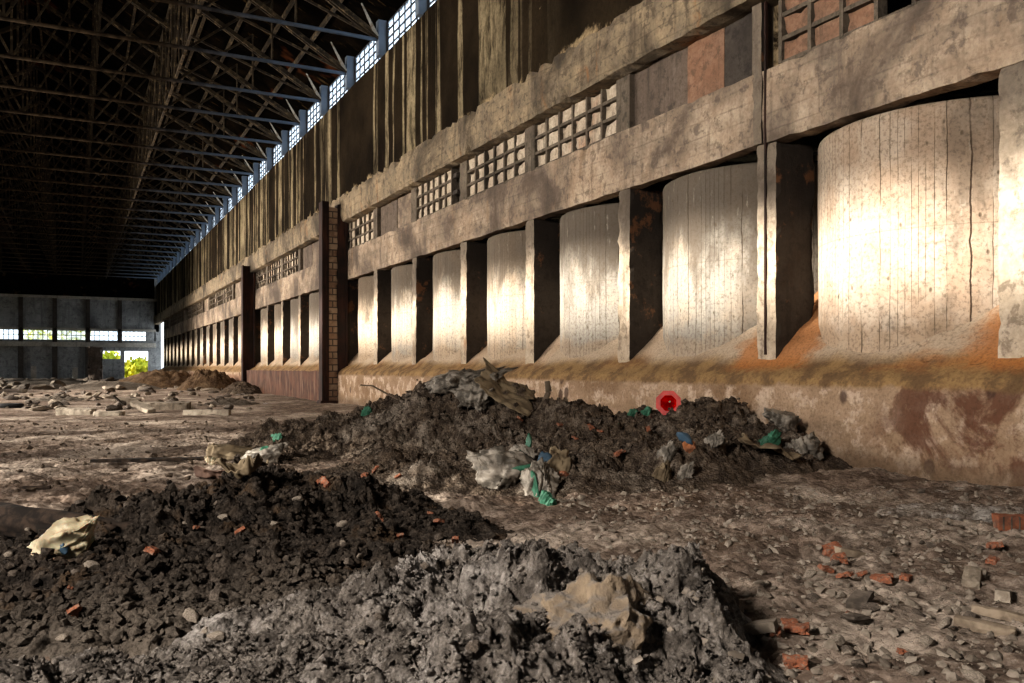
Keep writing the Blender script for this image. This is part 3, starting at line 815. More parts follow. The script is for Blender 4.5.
mid_fn = heap_fn(mid_blobs, .75, 700, (2.2, 5.0, 11))
dark_blobs = [b_[:5]+(b_[5]-.09,) for b_ in dark_blobs]; grey_blobs = [b_[:5]+(b_[5]-.1,) for b_ in grey_blobs]
dark_fn = heap_fn(dark_blobs, .8, 720, (3.5, 8, 18))
grey_fn = heap_fn(grey_blobs, .75, 740, (4.0, 9.0, 20))
HF = [mid_fn, dark_fn, grey_fn]
SURF = [base_h, lambda x, y: mid_fn(x, y)+base_h(x, y), lambda x, y: dark_fn(x, y)+base_h(x, y), lambda x, y: grey_fn(x, y)+base_h(x, y)]
def top_h(x, y):
    h = SURF[0](x, y)
    for f in SURF[1:]: h = np.maximum(h, f(x, y))
    return h
def hit(px, py):
    """first ground or heap point along the camera ray of a picture position"""
    zc = np.concatenate([np.arange(2.8, 12, .03), np.arange(12, 20, .06), np.arange(20, 60, .4)]); x, y = at(px, zc); z = EYE-(py-HY)*zc/FPX
    h = top_h(x, y); k = np.argmax(h >= z)
    if h[k] < z[k]:
        x, y = gp(px, py); return np.array((x, y, float(base_h(x, y)))), FPX*EYE/(py-HY)
    return np.array((x[k], y[k], h[k])), zc[k]

def field(xs, ys, fn):
    X, Y = np.meshgrid(xs, ys, indexing='ij'); Z = fn(X, Y)
    return np.stack([X, Y, Z], -1).reshape(-1, 3), grid_faces(len(xs), len(ys))
parts = [field(np.arange(-5, 11.3, .035), np.arange(.5, 14.02, .035), base_h), field(np.arange(-14, 11.4, .1), np.arange(14, 40.05, .1), base_h),
         field(np.arange(-20, 11.6, .4), np.arange(40, 150.5, .4), base_h), field(np.arange(-20, -4.6, .4), np.arange(-10, 14.5, .4), base_h), field(np.arange(-5, 11.6, .4), np.arange(-10, .9, .4), base_h)]
VV = []; FF = []; o_ = 0
for V, F in parts: VV.append(V); FF.append(F+o_); o_ += len(V)
struct(link('floor', mesh_np('floor', np.concatenate(VV), np.concatenate(FF)), M['ground']))
struct(MB().box(-90, 90, Y_FAR+.5, 260, -.6, -.3).build('ground_outside', M['ground_far']))
struct(MB().box(-120, XL-.3, -60, Y_FAR+.5, -.6, -.3).build('ground_outside', M['ground_far']))

def heap(name, fn, blobs, step, mat, label, cat='heap', drop=.02):
    c, s = cos(ROTC), sin(ROTC)
    us, vs = [], []
    for (cx, cy, sx, sy, rot, h) in blobs:
        u = cx*c+cy*s; v = -cx*s+cy*c; us += [u-sx*1.9, u+sx*1.9]; vs += [v-sy*1.9, v+sy*1.9]
    U, Vv = np.meshgrid(np.arange(min(us), max(us), step), np.arange(min(vs), max(vs), step), indexing='ij')
    X = U*c-Vv*s; Y = U*s+Vv*c
    Z = fn(X, Y)
    keep = (fn(X, Y) > -.05) & (X < 11.2)
    Zw = Z+base_h(X, Y)
    # undercut, clod-like sideways jitter so that lumps overhang
    jx = .045*fbm(X*9, Y*9, None, 2, 801); jy = .045*fbm(X*9+40, Y*9, None, 2, 803)
    P = np.stack([X+jx, Y+jy, Zw], -1).reshape(-1, 3)
    F = grid_faces(*X.shape); kf = keep.reshape(-1)[F].any(1); F = F[kf]
    used = np.unique(F); mp = np.zeros(len(P), int); mp[used] = np.arange(len(used))
    o = link(name, mesh_np(name, P[used], mp[F]), M[mat]); tag(o, label, cat); return o
heap('soil_heap', mid_fn, mid_blobs, .028, 'soil_brown', 'long brown heap of soil and rubbish lying against the foot of the silo wall')
heap('soil_heap', dark_fn, dark_blobs, .018, 'soil_dark', 'black soil heap with brick bits and the crumpled white bag on its slope')
heap('soil_heap', grey_fn, grey_blobs, .011, 'soil_grey', 'crumbly ash-grey soil heap nearest the camera')

# clods: countless lumps lying on the heaps and the dirt
def clods(name, mat, n, fn, region, smin, smax, label, seed, minh=.05, sub=1, power=2.2):
    r = np.random.default_rng(seed); V = []; F = []; o = 0
    IV, IF = ico(sub)
    N = n*5
    PX, ZC = r.uniform(region[0], region[1], N), r.uniform(region[2], region[3], N)
    X, Y = at(PX, ZC); bh = base_h(X, Y)
    hs = [bh]+[f(X, Y) for f in HF]
    Z = np.maximum.reduce([bh]+[bh+h for h in hs[1:]])
    ok = X < 10.85
    if fn is not None:
        e = hs[1+HF.index(fn)]; ok &= (e > minh) & (Z <= e+bh+.02)
    for i in np.nonzero(ok)[0][:n]:
        x, y, z = X[i], Y[i], Z[i]
        s = smin+(smax-smin)*r.random()**power
        v = IV*(1+.35*r.normal(size=(len(IV), 1)).clip(-1, 1))*np.array([s*r.uniform(.7, 1.4), s*r.uniform(.7, 1.3), s*r.uniform(.55, 1.0)])
        v = v @ rotm(r.uniform(-.6, .6), r.uniform(-.6, .6), r.uniform(0, 6.3)).T+np.array([x, y, z+s*.25])
        V.append(v); F.append(IF+o); o += len(v)
    return tag(link(name, mesh_np(name, np.concatenate(V), np.concatenate(F), False), M[mat]), label, 'soil', kind='stuff')
clods('soil_clods', 'soil_dark', 7500, dark_fn, (-60, 480, 4.8, 10.2), .008, .05, 'loose black clods strewn over the dark heap', 1)
clods('soil_clods', 'soil_grey', 15000, grey_fn, (-40, 760, 3.2, 6.4), .004, .022, 'crumbly ash-grey clods covering the near heap', 2)
clods('soil_clods', 'soil_brown', 3200, mid_fn, (270, 820, 13.2, 18.6), .012, .07, 'brown clods and crumbs on the long heap at the wall', 3)
clods('gravel', 'stone', 3000, None, (560, 1080, 4.2, 11.5), .006, .04, 'grey gravel and crumbs scattered over the dirt beside the near heap', 4, power=3)
clods('gravel', 'soil_brown', 900, None, (0, 420, 11, 26), .012, .06, 'brown crumbs scattered over the open floor beyond the black heap', 5, power=3)

# the clump with a tan broken face near the camera
p, zc = hit(612, 640)
V, F = lump((.42, .34, .34), 21, 6, .4, 1.5, (0, .1, -.5), 6)
q = 1-np.abs(fbm(V[:, 0]*6, V[:, 1]*6, V[:, 2]*4, 4, 23)); V = V*(1+.22*(q-.6)+.06*fbm(V[:, 0]*22, V[:, 1]*22, V[:, 2]*22, 3, 29))[:, None]
tag(link('earth_clump', mesh_np('earth_clump', V, F), M['clump'], loc=tuple(p+np.array((.1, .2, -.1)))), 'big tan lump of hard earth set in the ash-grey heap', 'clump')

# far heaps and rubble
def far_heap(px, py, w, h, d, seed, mat, label):
    x, y = gp(px, py)
    n = 110; u = np.linspace(-1, 1, n); A, Bv = np.meshgrid(u, u, indexing='ij')
    X = A*w; Y = Bv*d
    e = np.clip(1-(A**2+Bv**2), 0, 1)
    Z = h*e**.9*(1+.3*fbm(A*2.3, Bv*2.3, None, 3, seed))+.13*e*fbm(A*6, Bv*6, None, 5, seed+4, .6)*h-.12
    o = link('rubble_heap', mesh_np('rubble_heap', np.stack([X, Y, Z], -1).reshape(-1, 3), grid_faces(n, n), True), M[mat], loc=(x, y, 0))
    o.rotation_euler.z = ROTC; tag(o, label, 'heap')
far_heap(210, 390, 2.5, 1.5, 2.2, 31, 'soil_far', 'brown earth heap below the far silos, beside the rusted plate')
far_heap(160, 387, 4.2, 1.5, 4.0, 33, 'soil_far', 'brown earth heap in front of the far doorway')
far_heap(245, 393, 1.8, .75, 1.6, 34, 'soil_brown', 'small dark heap at the foot of the narrow steel column')
far_heap(40, 384, 7.0, .6, 5.0, 35, 'soil_dark', 'long low dark heap of rubble lying before the end wall')
far_heap(110, 389, 4.2, .7, 4.0, 36, 'soil_dark', 'low rubble heap on the floor before the ragged pier')

far_heap(158, 409, 1.1, .36, .7, 37, 'soil_brown', 'low heap of dark rubble between the tilted slab and the grey beam end')
far_heap(232, 405, 1.6, .4, 1.0, 38, 'soil_dark', 'low dark rubble heap beyond the grey beam end, toward the steel columns')
far_heap(60, 401, 2.0, .35, 1.2, 39, 'soil_dark', 'low dark rubble heap just behind the long pale beam')
def block(size, seed, rnd=.03, amp=.012, st=None):
    a, c, h = size
    st = st or max(min(size)/3, .012)
    V, F = rough_box(-a/2, a/2, -c/2, c/2, -h/2, h/2, st, amp, .8/min(size), seed, rnd=rnd, sty=st)
    return mesh_np('block', V, F, False)
def put(name, me, px, py, mat, label, cat, rot=(0,0,0), lift=0.0, group=None, flat=False):
    if flat:
        x, y = gp(px, py); p = np.array((x, y, float(base_h(x, y))))
    else: p, _ = hit(px, py)
    me.name = name
    o = link(name, me, M[mat], loc=(p[0], p[1], p[2]+lift)); o.rotation_euler = rot
    tag(o, label, cat, group); return o
# named slabs on the open floor
put('concrete_beam', block((1.25,.36,.26), 51, .05, .015, .06), 76, 415, 'slab', 'long pale broken concrete beam lying on the open floor', 'beam', (.1,.05,-.45), .1, flat=True)
put('concrete_slab', block((.95,.4,.18), 52, .04, .01, .06), 109, 416, 'slab', 'short flat concrete slab between the long beam and the tilted slab', 'slab', (0,0,-.4), .06, flat=True)
put('concrete_slab', block((1.3,.34,.16), 53, .03, .01, .06), 143, 413, 'slab', 'pale concrete slab tilted up on the rubble', 'slab', (.2,.22,-1.15), .22, flat=True)
put('concrete_beam', block((1.55,.34,.2), 54, .04, .01, .06), 207, 416, 'slab', 'straight grey concrete beam end lying below the brown earth heap', 'beam', (0,0,-.42), .07, flat=True)
put('concrete_slab', block((1.0,.5,.24), 55, .05, .015, .07), 128, 404, 'slab', 'upper flat slab lying behind the tilted slab', 'slab', (.05,.1,-.3), .16, flat=True)
put('concrete_beam', block((1.9,.5,.34), 56, .05, .015, .07), 165, 410, 'chunk', 'broad brownish concrete beam lying behind the grey beam end', 'beam', (.1,0,-.35), .12, flat=True)
put('wooden_board', block((.6,.16,.05), 57, .02, .004, .04), 119, 406, 'plain_dark', 'dark board sticking up beside the tilted slab', 'board', (.2,.7,-.3), .22, flat=True)
# old tyre lying flat
t = []
na, nb_ = 40, 14
A, Bv = np.meshgrid(np.linspace(0, 2*pi, na, endpoint=False), np.linspace(0, 2*pi, nb_, endpoint=False), indexing='ij')
rr = .34+.13*np.sign(np.cos(Bv))*np.abs(np.cos(Bv))**.7; V = np.stack([rr*np.cos(A), rr*np.sin(A), .1*np.sin(Bv)+.09], -1).reshape(-1, 3)
ii = np.arange(na*nb_).reshape(na, nb_); F = np.stack([ii, np.roll(ii, -1, 0), np.roll(np.roll(ii, -1, 0), -1, 1), np.roll(ii, -1, 1)], -1).reshape(-1, 4)
put('tyre', mesh_np('tyre', V, F), 11, 408, 'rubber', 'black tyre lying flat on the open floor', 'tyre', (0,0,0), .0, flat=True)
rr_ = random.Random(3)
gch = 'broken concrete chunks strewn over the far floor'
protos = []
for k in range(6):
    V, F = lump((1, .8, .6), 60+k, 3, .25, 1.3, (0,0,0), 7)
    me = mesh_np('concrete_chunk', V, F, False); me.materials.append(M['chunk' if k % 2 else 'stone_dark']); protos.append(me)
for k in range(295):
    py = 380.5+30*rr_.random()**1.3; px = rr_.uniform(-5, 262)
    if py > 402 and rr_.random() < .75: px = rr_.choice((rr_.uniform(25, 70), rr_.uniform(115, 260)))
    x, y = gp(px, py)
    if x > 10.4: continue
    s = rr_.uniform(.12, .5)*(1.35 if py < 392 else .6)
    o = link('concrete_chunk', protos[k % 6], loc=(x, y, s*.25)); o.scale = (s*rr_.uniform(.7, 1.8), s, s*rr_.uniform(.6, 1.1)); o.rotation_euler = (rr_.uniform(-.4,.4), rr_.uniform(-.4,.4), rr_.uniform(0, 6))
    tag(o, 'rough brown concrete chunk among the rubble strewn across the far floor', 'chunk', gch)

# near stones and bricks
gs = 'stones lying on the dirt'
sp = []
for k in range(6):
    V, F = lump((1, .8, .65), 80+k, 2, .25, 1.3, (0,0,0), 6)
    me = mesh_np('stone', V, F, False); me.materials.append(M['stone' if k % 2 else 'stone_dark']); sp.append(me)
for k in range(90):
    px = rr_.uniform(560, 1030); py = rr_.uniform(492, 680)
    if px < 760 and py > 560: continue
    p, zc = hit(px, py)
    s = rr_.uniform(.018, .065)
    o = link('stone', sp[k % 6], loc=tuple(p+np.array((0,0,s*.2)))); o.scale = (s*rr_.uniform(.8,1.5), s, s*rr_.uniform(.7,1.1)); o.rotation_euler = (rr_.uniform(-.5,.5), rr_.uniform(-.5,.5), rr_.uniform(0, 6))
    tag(o, 'small grey or brown stone lying on the dirt floor right of the ash-grey heap', 'stone', gs)
for k in range(40):
    px = rr_.uniform(5, 480); py = rr_.uniform(505, 660)
    p, zc = hit(px, py); s = rr_.uniform(.02, .06)
    o = link('stone', sp[k % 6], loc=tuple(p+np.array((0,0,s*.3)))); o.scale = (s*rr_.uniform(.8,1.4), s, s); o.rotation_euler = (rr_.uniform(-.5,.5), rr_.uniform(-.5,.5), rr_.uniform(0, 6))
    tag(o, 'small stone stuck in the slope of the black soil heap', 'stone', 'stones in the black soil heap')
bp = []
for k in range(4): 
    me = block((1, .62, .3), 90+k, .12, .05, .16); me.name = 'brick_fragment'; me.materials.append(M['redbrick']); bp.append(me)
def brickbit(px, py, s, label, group, rz=None, tilt=.35, lift=.2):
    p, _ = hit(px, py)
    o = link('brick_fragment', bp[rr_.randrange(4)], loc=tuple(p+np.array((0,0,s*lift)))); o.scale = (s, s, s)
    o.rotation_euler = (rr_.uniform(-tilt,tilt), rr_.uniform(-tilt,tilt), rr_.uniform(0,6) if rz is None else rz); tag(o, label, 'brick', group)
gb = 'red brick fragments on the dirt floor'
for (px, py, s) in ((831,555,.2),(840,565,.12),(826,573,.11),(845,578,.12),(838,562,.13),(882,583,.16),(905,581,.12),(862,577,.1)):
    brickbit(px, py, s, 'broken red brick in the small cluster of brick pieces on the dirt', gb+' (cluster)')
for (px, py, s, l) in ((995,550,.17,'lone red brick piece on the dirt below the half-buried brick block'), (993,563,.12,'small orange brick piece just below the lone red piece'),
                       (776,637,.1,'upright red brick half in the shadow of the ash-grey heap'),(797,634,.15,'flat red brick half, larger of two in the shadow of the ash-grey heap'),(790,627,.1,'small orange brick scrap resting behind the two brick halves'),(796,668,.13,'red brick piece at the foot of the ash-grey heap'),
                       (903,657,.09,'small red brick scrap at the bottom of the dirt floor'),(850,618,.09,'small orange brick scrap beside the dark flat stone')):
    brickbit(px, py, s, l, gb)
for (px, py, s) in ((320,486,.15),(325,489,.12),(375,473,.13),(398,480,.1),(240,535,.1),(195,533,.1),(153,560,.12),(77,618,.12),(70,592,.06),(430,517,.1),(440,525,.12),(400,540,.1),(365,478,.1),(455,548,.08),(380,520,.1)):
    brickbit(px, py, s, 'brown-red brick bit embedded in the black soil heap', 'brick bits in the black soil heap', None, .8, .3)
for (px, py, s) in ((565,480,.18),(590,430,.15),(600,437,.12),(648,432,.12),(560,428,.14),(618,462,.2),(520,425,.14),(575,440,.12)):
    brickbit(px, py, s, 'dull red brick bit lying on the long brown heap at the wall', 'brick bits on the wall heap', None, .6, .3)
# half-buried hollow brick block with dark grooves
p, zc = hit(1012, 530)
t = empty('hollow_brick', tuple(p+np.array((0, 0, -.02))), ROTC-.1); tag(t, 'half-buried red hollow brick block with dark grooves on its face', 'brick')
V, F = rough_box(-.13, .2, 0, .16, 0, .15, .04, .006, 12, 95, rnd=.015)
link('body', mesh_np('body', V, F, False), M['redbrick'], t)
gm = MB()
for k in range(4): x = -.13+.33*(k+.6)/4.2; gm.box(x-.006, x+.006, -.008, .02, .01, .145)
gm.build('groove', M['stone_dark'], t)
# planks and flat stones
def plank(px, py, L, w, h, rz, tilt, mat, label, name='wooden_plank', cat='plank', lift=.03):
    return put(name, block((L, w, h), int(px), .012, .005, max(h/2, .02)), px, py, mat, label, cat, (0, tilt, rz), lift)
plank(985, 632, .36, .1, .08, -1.1, .05, 'wood', 'pale split timber lying lower of two at the edge of the dirt')
plank(1003, 620, .38, .07, .06, -1.15, .05, 'wood', 'pale split timber lying upper of two at the edge of the dirt')
plank(748, 636, .34, .09, .06, -1.0, -.25, 'stone', 'smooth grey stick of stone leaning on the foot of the ash-grey heap', 'stone_bar', 'stone')
plank(860, 606, .2, .13, .05, .4, -.3, 'stone_dark', 'dark flat stone propped up on the dirt', 'flat_stone', 'stone')
plank(855, 625, .2, .12, .03, .2, .1, 'stone_dark', 'dark flat stone lying in front of the propped one', 'flat_stone', 'stone')
plank(972, 584, .24, .13, .1, .5, -.3, 'chunk', 'angular brown rubble block beside the brick scraps', 'rubble_block', 'block')
plank(1003, 600, .14, .1, .08, .5, .1, 'slab', 'small pale round-ended stone beside the brown rubble block', 'stone', 'stone')
plank(35, 490, .38, .06, .05, -.3, 0, 'log', 'thin dark stick lying on the open floor behind the black heap', 'wooden_stick', 'stick')
plank(150, 462, 1.9, .12, .06, -.25, 0, 'log', 'long thin dark batten lying on the open floor', 'wooden_batten', 'stick')
plank(850, 547+10, .25, .12, .06, -.3, .2, 'wood', 'brown splinter of board beside the brick cluster', 'board_splinter', 'board')
# log / low earth bank at the left
V, F = lump((1.1, .2, .15), 101, 4, .22, 2.2, (0, 0, 0))
put('rotten_log', mesh_np('rotten_log', V, F), 45, 527, 'log', 'dark rotten log half sunk behind the white bag', 'log', (0, .05, ROTC-.25), .02)

# pale sandy hummocks near the wall
for (px, py, w, h, l) in ((960, 514, .8, .1, 'pale ashy hummock of dirt near the plinth, beside the hollow brick'), (1000, 496, .8, .09, 'pale ashy hummock of dirt between the plinth and the hollow brick'), (985, 470, .4, .14, 'small pale pile of ash at the foot of the plinth')):
    x, y = gp(px, py)
    V, F = lump((w, .3, h), int(px), 5, .22, 2.0)
    V = V+.05*fbm(V[:, 0]*7, V[:, 1]*7, V[:, 2]*7, 3, 11)[:, None]*np.sign(V)*.7
    o = link('ash_hummock', mesh_np('ash_hummock', V, F), M['ash'], loc=(x, y, 0)); o.rotation_euler.z = ROTC; tag(o, l, 'mound')

# ------------------------------------------------------------------ litter
def crumple(size, seed, sub=5, fold=.35, f=2.2):
    V, F = ico(sub); V = V.copy(); r = np.random.default_rng(seed)
    V = V*(1+.3*fbm(V[:, 0]*1.3+seed, V[:, 1]*1.3, V[:, 2]*1.3, 2, seed))[:, None]
    for _ in range(12):                       # flat facets meeting in creases
        n = r.normal(size=3); n /= np.linalg.norm(n); c = .5+.4*r.random()
        V = V-np.maximum(V @ n-c, 0)[:, None]*n*1.1
    a, b_ = r.uniform(-.6, .6, 2)
    U = V[:, 0]+a*V[:, 1]; W = V[:, 2]+b_*V[:, 0]
    q = np.abs(fbm(U*f*2.4+seed+.5*fbm(U*2, W*2, None, 2, seed), W*f*.16, V[:, 1]*f*.3, 2, seed))**.6
    q2 = np.abs(fbm(U*f*.8-seed, W*f*1.1, V[:, 1]*f, 2, seed+3))
    V = V*(1.22-fold*.75*q-fold*.4*q2)[:, None]
    return V*np.array(size)*1.2, F
def bag(px, py, size, seed, mat, label, rot, lift, name='plastic_bag', cat='bag', fold=.4, f=2.2):
    p, zc = hit(px, py)
    V, F = crumple(size, seed, 5, fold, f)
    o = link(name, mesh_np(name, V, F), M[mat], loc=tuple(p+np.array((0,0,lift)))); o.rotation_euler = rot; tag(o, label, cat); return o
def patch(parent, name, mat, size, seed, loc, rot):
    V, F = crumple(size, seed, 3, .3, 2)
    o = link(name, mesh_np(name, V, F), M[mat], parent, loc); o.rotation_euler = rot; return o
def sheet(px, py, w, d, seed, mat, label, rot, lift, name='sheet', cat='sheet', curl=.25):
    n = 36; u = np.linspace(-.5, .5, n); A, Bv = np.meshgrid(u, u, indexing='ij')
    ew = 1+.18*fbm(A*4, Bv*4, None, 2, seed+7)
    Z = curl*w*(fbm(A*2.6+seed, Bv*2.6, None, 3, seed))*.5+curl*w*(A**2)*1.2
    p, _ = hit(px, py)
    o = link(name, mesh_np(name, np.stack([A*w*ew, Bv*d*ew, Z], -1).reshape(-1, 3), grid_faces(n, n)), M[mat], loc=tuple(p+np.array((0,0,lift))))
    md = o.modifiers.new('thick', 'SOLIDIFY'); md.thickness = .006
    o.rotation_euler = rot; tag(o, label, cat); return o
w = bag(70, 560, (.31, .15, .13), 5, 'bag_white', 'crumpled cream-white plastic bag lying on the black soil heap', (.1, -.62, ROTC), .07)
patch(w, 'print', 'blue', (.03, .02, .07), 6, (.02, -.11, .03), (0, .3, 0))
c1 = bag(506, 480, (.5, .3, .25), 12, 'bag_grey', 'large dusty white plastic bag with green print, half buried in the brown heap', (0, .2, ROTC), .1, f=3)
patch(c1, 'green_print', 'green', (.17, .04, .06), 13, (.16, -.24, .1), (.2, -.6, 0))
c2 = bag(540, 492, (.22, .18, .34), 14, 'bag_grey', 'dusty bag with a green streak, hanging down beside the large white bag', (0, .3, ROTC), .05, f=3)
patch(c2, 'green_print', 'green', (.05, .03, .18), 15, (-.08, -.17, .02), (0, -.5, 0))
c3 = bag(524, 462, (.2, .14, .17), 16, 'bag_grey', 'small pale bag with a green tip, on top of the large white bag', (0, -.3, ROTC), .1, f=3)
patch(c3, 'green_print', 'green', (.1, .04, .07), 17, (-.04, -.12, .0), (0, 0, 0)); patch(c3, 'green_tip', 'green', (.04, .04, .13), 18, (.12, 0, .14), (0, .4, 0))
c4 = bag(551, 478, (.2, .16, .34), 19, 'canvas', 'brown scrap of sacking beside the dusty bag', (0, .2, ROTC), .05, 'sacking', 'sacking')
patch(c4, 'blue_scrap', 'blue', (.08, .05, .16), 20, (-.1, -.1, .08), (0, -.3, 0))
sheet(505, 398, 1.1, 1.0, 22, 'canvas', 'brown torn canvas sheet draped over the crest of the wall heap', (.55, .5, ROTC+.1), .1, 'canvas_sheet', 'canvas', .14)
bag(460, 388, (.75, .45, .3), 24, 'bag_grey', 'pale crumbling sack on the crest of the wall heap', (0, -.15, ROTC), .08, 'sack', 'sack', .5, 3.2)
bag(478, 404, (.4, .35, .3), 25, 'bag_grey', 'pale crumpled scrap below the sack on the wall heap', (0, .2, ROTC), .08, 'plastic_scrap', 'scrap', .5, 3)
sheet(214, 482, .5, .34, 26, 'pinkcard', 'soiled pinkish card sheet lying on the black heap\'s far edge', (-.5, .1, ROTC-.1), .08, 'card_sheet', 'card', .2)
sheet(241, 484, .42, .4, 27, 'canvas', 'dark curled sheet lying behind the pinkish card', (-.2, -.3, ROTC), .12, 'curled_sheet', 'sheet', .5)
bag(228, 458, (.5, .3, .22), 28, 'canvas', 'tan crumpled paper sack behind the pinkish card', (0, .2, ROTC), .08, 'paper_sack', 'sack')
bag(213, 464, (.13, .1, .09), 29, 'bag_white', 'small white plastic scrap beside the tan paper sack', (0, 0, 0), .04, 'plastic_scrap', 'scrap')
w = bag(262, 460, (.42, .16, .16), 30, 'bag_grey', 'twisted pale bag strip with green tint beside the tan paper sack', (0, -.5, ROTC), .08)
patch(w, 'green_print', 'green', (.1, .05, .08), 33, (.1, -.1, .03), (0, 0, 0))
for (px, py, l, s) in ((632, 416, 'small green plastic scrap with a pale tip beside the red cone', .08), (646, 416, 'green plastic scrap touching the red cone', .08), (366, 419, 'small green scrap on the far slope of the wall heap', .1),
                    (548, 505, 'small round green scrap below the dusty bags', .1), (770, 448, 'green plastic strip on the low end of the wall heap', .16), (278, 440, 'tiny dark green scrap on the wall heap\'s tail', .1), (447, 387, 'tiny green scrap on the crest of the wall heap', .05)):
    bag(px, py, (s, s*.6, s*1.1), int(px), 'green', l, (.2, .5, ROTC), .05, 'plastic_scrap', 'scrap', .5, 2.5)
w = bag(785, 432, (.34, .2, .16), 41, 'bag_grey', 'pale bag lying against the plinth at the low end of the wall heap', (0, .35, ROTC), .03)
bag(800, 453, (.24, .18, .24), 42, 'bag_grey', 'pale crumpled bag at the very tip of the wall heap', (0, -.5, ROTC), .04, fold=.5)
sheet(770, 456, .9, .6, 43, 'canvas', 'brown sheet sagging over the low end of the wall heap', (.1, .25, ROTC), .1, 'canvas_sheet', 'canvas', .2)
w = bag(690, 459, (.11, .06, .09), 44, 'orange', 'orange and blue wrapper on the slope below the red cone', (0, .6, ROTC), .06, 'wrapper', 'wrapper')
patch(w, 'blue_end', 'blue', (.13, .06, .07), 45, (-.14, 0, .05), (0, .2, 0))
for (px, py, s, l) in ((668, 460, .24, 'crushed pale sheet standing in the hollow below the red cone'), (662, 478, .22, 'crushed dark sheet at the foot of the hollow below the red cone'), (712, 448, .2, 'pale rag on the slope right of the orange wrapper'), (685, 478, .18, 'small crushed scrap under the orange wrapper')):
    bag(px, py, (s*.6, s*.5, s), int(px)+1, 'bag_grey' if s != .22 else 'canvas', l, (.2, .3, ROTC), .04, 'crushed_sheet', 'sheet', .6, 3)
# red traffic cone, lying with its hollow base to the camera
p, zc = hit(661, 416)
t = empty('traffic_cone', tuple(p+np.array((-.08, -.32, .22)))); tag(t, 'bright red traffic cone lying with its open faceted base towards the camera', 'cone')
dirc = np.array((SN+.25*CS*0, CS, .05)); 
t.rotation_euler = (0, 0, -math.atan2(p[0], p[1])-.05)
ns = 8; r0, r1, r2 = .235, .15, .035
def ring(r, y, n=ns, ph=pi/8): return [(r*cos(2*pi*k/n+ph), y, r*sin(2*pi*k/n+ph)) for k in range(n)]
m = MB(); vs = ring(r0, 0)+ring(r0, .05)+ring(r1, .05)+ring(r1, 0)
fs = []
for a, c in ((0, 1), (1, 2), (3, 0)):
    for k in range(ns): fs.append((a*ns+k, a*ns+(k+1) % ns, c*ns+(k+1) % ns, c*ns+k))
m.add(vs, fs); m.build('base_flange', M['cone_out'], t)
m = MB(); n = 32; vs = ring(r1, 0, n)+ring(r2, .62, n)+ring(r2-.015, .62, n)+ring(r1-.012, 0, n)
fs = [(a*n+k, a*n+(k+1) % n, c*n+(k+1) % n, c*n+k) for a, c in ((0, 1), (1, 2), (2, 3)) for k in range(n)]
m.add(vs, fs); m.build('cone_body', M['cone_in'], t, smooth=True)
# bent root stub on the wall heap
p, zc = hit(538, 408)
m = MB(); pts = [(0,0,-.1), (.12,0,.12), (.2,.02,.3), (.17,.02,.5)]
for a, c in zip(pts, pts[1:]): m.bar(a, c, .12, n=8, r2=.8)
o = m.build('root_stub', M['bark'], loc=tuple(p), smooth=True); o.rotation_euler.z = ROTC; tag(o, 'bent root stub sticking up beside the canvas on the wall heap', 'root')
m = MB(); m.bar((0,0,0), (-.5,.1,.28), .04, n=6); m.bar((-.5,.1,.28), (-.75,.1,.3), .03, n=6)
p, zc = hit(398, 402); tag(m.build('twig', M['bark'], loc=tuple(p)), 'thin dark twig poking from the far crest of the wall heap', 'twig')

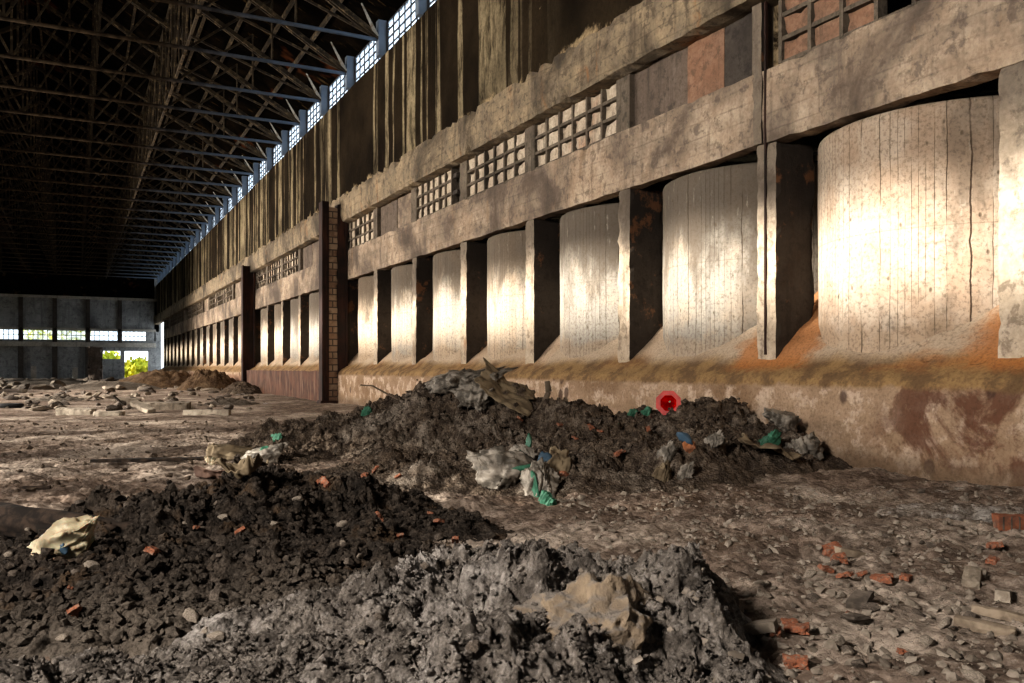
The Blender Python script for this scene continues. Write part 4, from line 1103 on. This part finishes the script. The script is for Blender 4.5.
# ------------------------------------------------------------------ trees outside the end wall
def tree(x, y, h, r, seed, label):
    rg = np.random.default_rng(seed); t = empty('tree', (x, y, -.3)); tag(t, label, 'tree', 'trees outside the end wall')
    MB().bar((0,0,0), (.2,0,h*.6), .35, n=8, r2=.5).build('trunk', M['bark'], t, smooth=True)
    n = 1500; d = rg.normal(size=(n, 3)); d /= np.linalg.norm(d, axis=1)[:, None]; d *= (rg.random(n)**.4)[:, None]
    c = d*np.array((r, r, h*.45))+np.array((0, 0, h*.55)); c += .5*rg.normal(size=(n, 3))
    V = []; F = []
    for k in range(n):
        R_ = rotm(*rg.uniform(0, 6, 3)); s = rg.uniform(.2, .45); q = np.array([(-s,-s*.6,0),(s,-s*.6,0),(s,s*.6,0),(-s,s*.6,0)]) @ R_.T+c[k]
        V.append(q); F.append(np.arange(4)+4*k)
    link('foliage', mesh_np('foliage', np.concatenate(V), np.array(F), False), M['leafmat'], t)
tree(-1.0, 157, 10.5, 3.6, 1, 'yellow-green tree seen through the middle windows of the end wall')
tree(-5.6, 166, 8.8, 2.6, 2, 'yellow-green tree seen through the windows farthest from the silos')
tree(9.2, 153, 2.6, 1.9, 3, 'low yellow-green bush outside the doorway of the end wall')
tree(5, 166, 4.2, 2.2, 4, 'green bush farther outside the end wall doorway')

# ------------------------------------------------------------------ light
from mathutils import Vector
w = bpy.data.worlds.new('world'); SC.world = w; w.use_nodes = True
nt = w.node_tree; bg = nt.nodes['Background']; bg.inputs[0].default_value = (.82, .91, 1.0, 1); bg.inputs[1].default_value = 1.3
sd = bpy.data.lights.new('sun', 'SUN'); sd.energy = 5.6; sd.color = (1.0, .945, .85); sd.angle = R(2.2)
so = bpy.data.objects.new('sun', sd); COL.objects.link(so)
az, el = R(10), R(10.5)
so.rotation_euler = Vector((cos(el)*cos(az), -cos(el)*sin(az), -sin(el))).to_track_quat('-Z', 'Y').to_euler()
def area(name, loc, target, sx, sy, e, col):
    d = bpy.data.lights.new(name, 'AREA'); d.shape = 'RECTANGLE'; d.size = sx; d.size_y = sy; d.energy = e; d.color = col
    o = bpy.data.objects.new(name, d); COL.objects.link(o); o.location = loc
    o.rotation_euler = (Vector(target)-Vector(loc)).to_track_quat('-Z', 'Y').to_euler(); return o
sl = area('side_fill', (-13.5, 42, 7.5), (11, 36, 4.5), 110, 4, 10500, (1.0, .90, .79)); sl.data.spread = R(125)  # unseen warm fill added along the left side to brighten wall and floor
area('near_fill', (-8.5, 1.0, 7.0), (3.5, 6.5, 0), 2.0, 2.0, 1950, (1.0, .94, .87))  # unseen fill lamp added to brighten the near heaps
SC.view_settings.view_transform = 'Standard'; SC.view_settings.look = 'Medium High Contrast'; SC.view_settings.exposure = .85
SC.cycles.max_bounces = 6; SC.cycles.diffuse_bounces = 3; SC.cycles.transparent_max_bounces = 8
SC.cycles.use_denoising = True
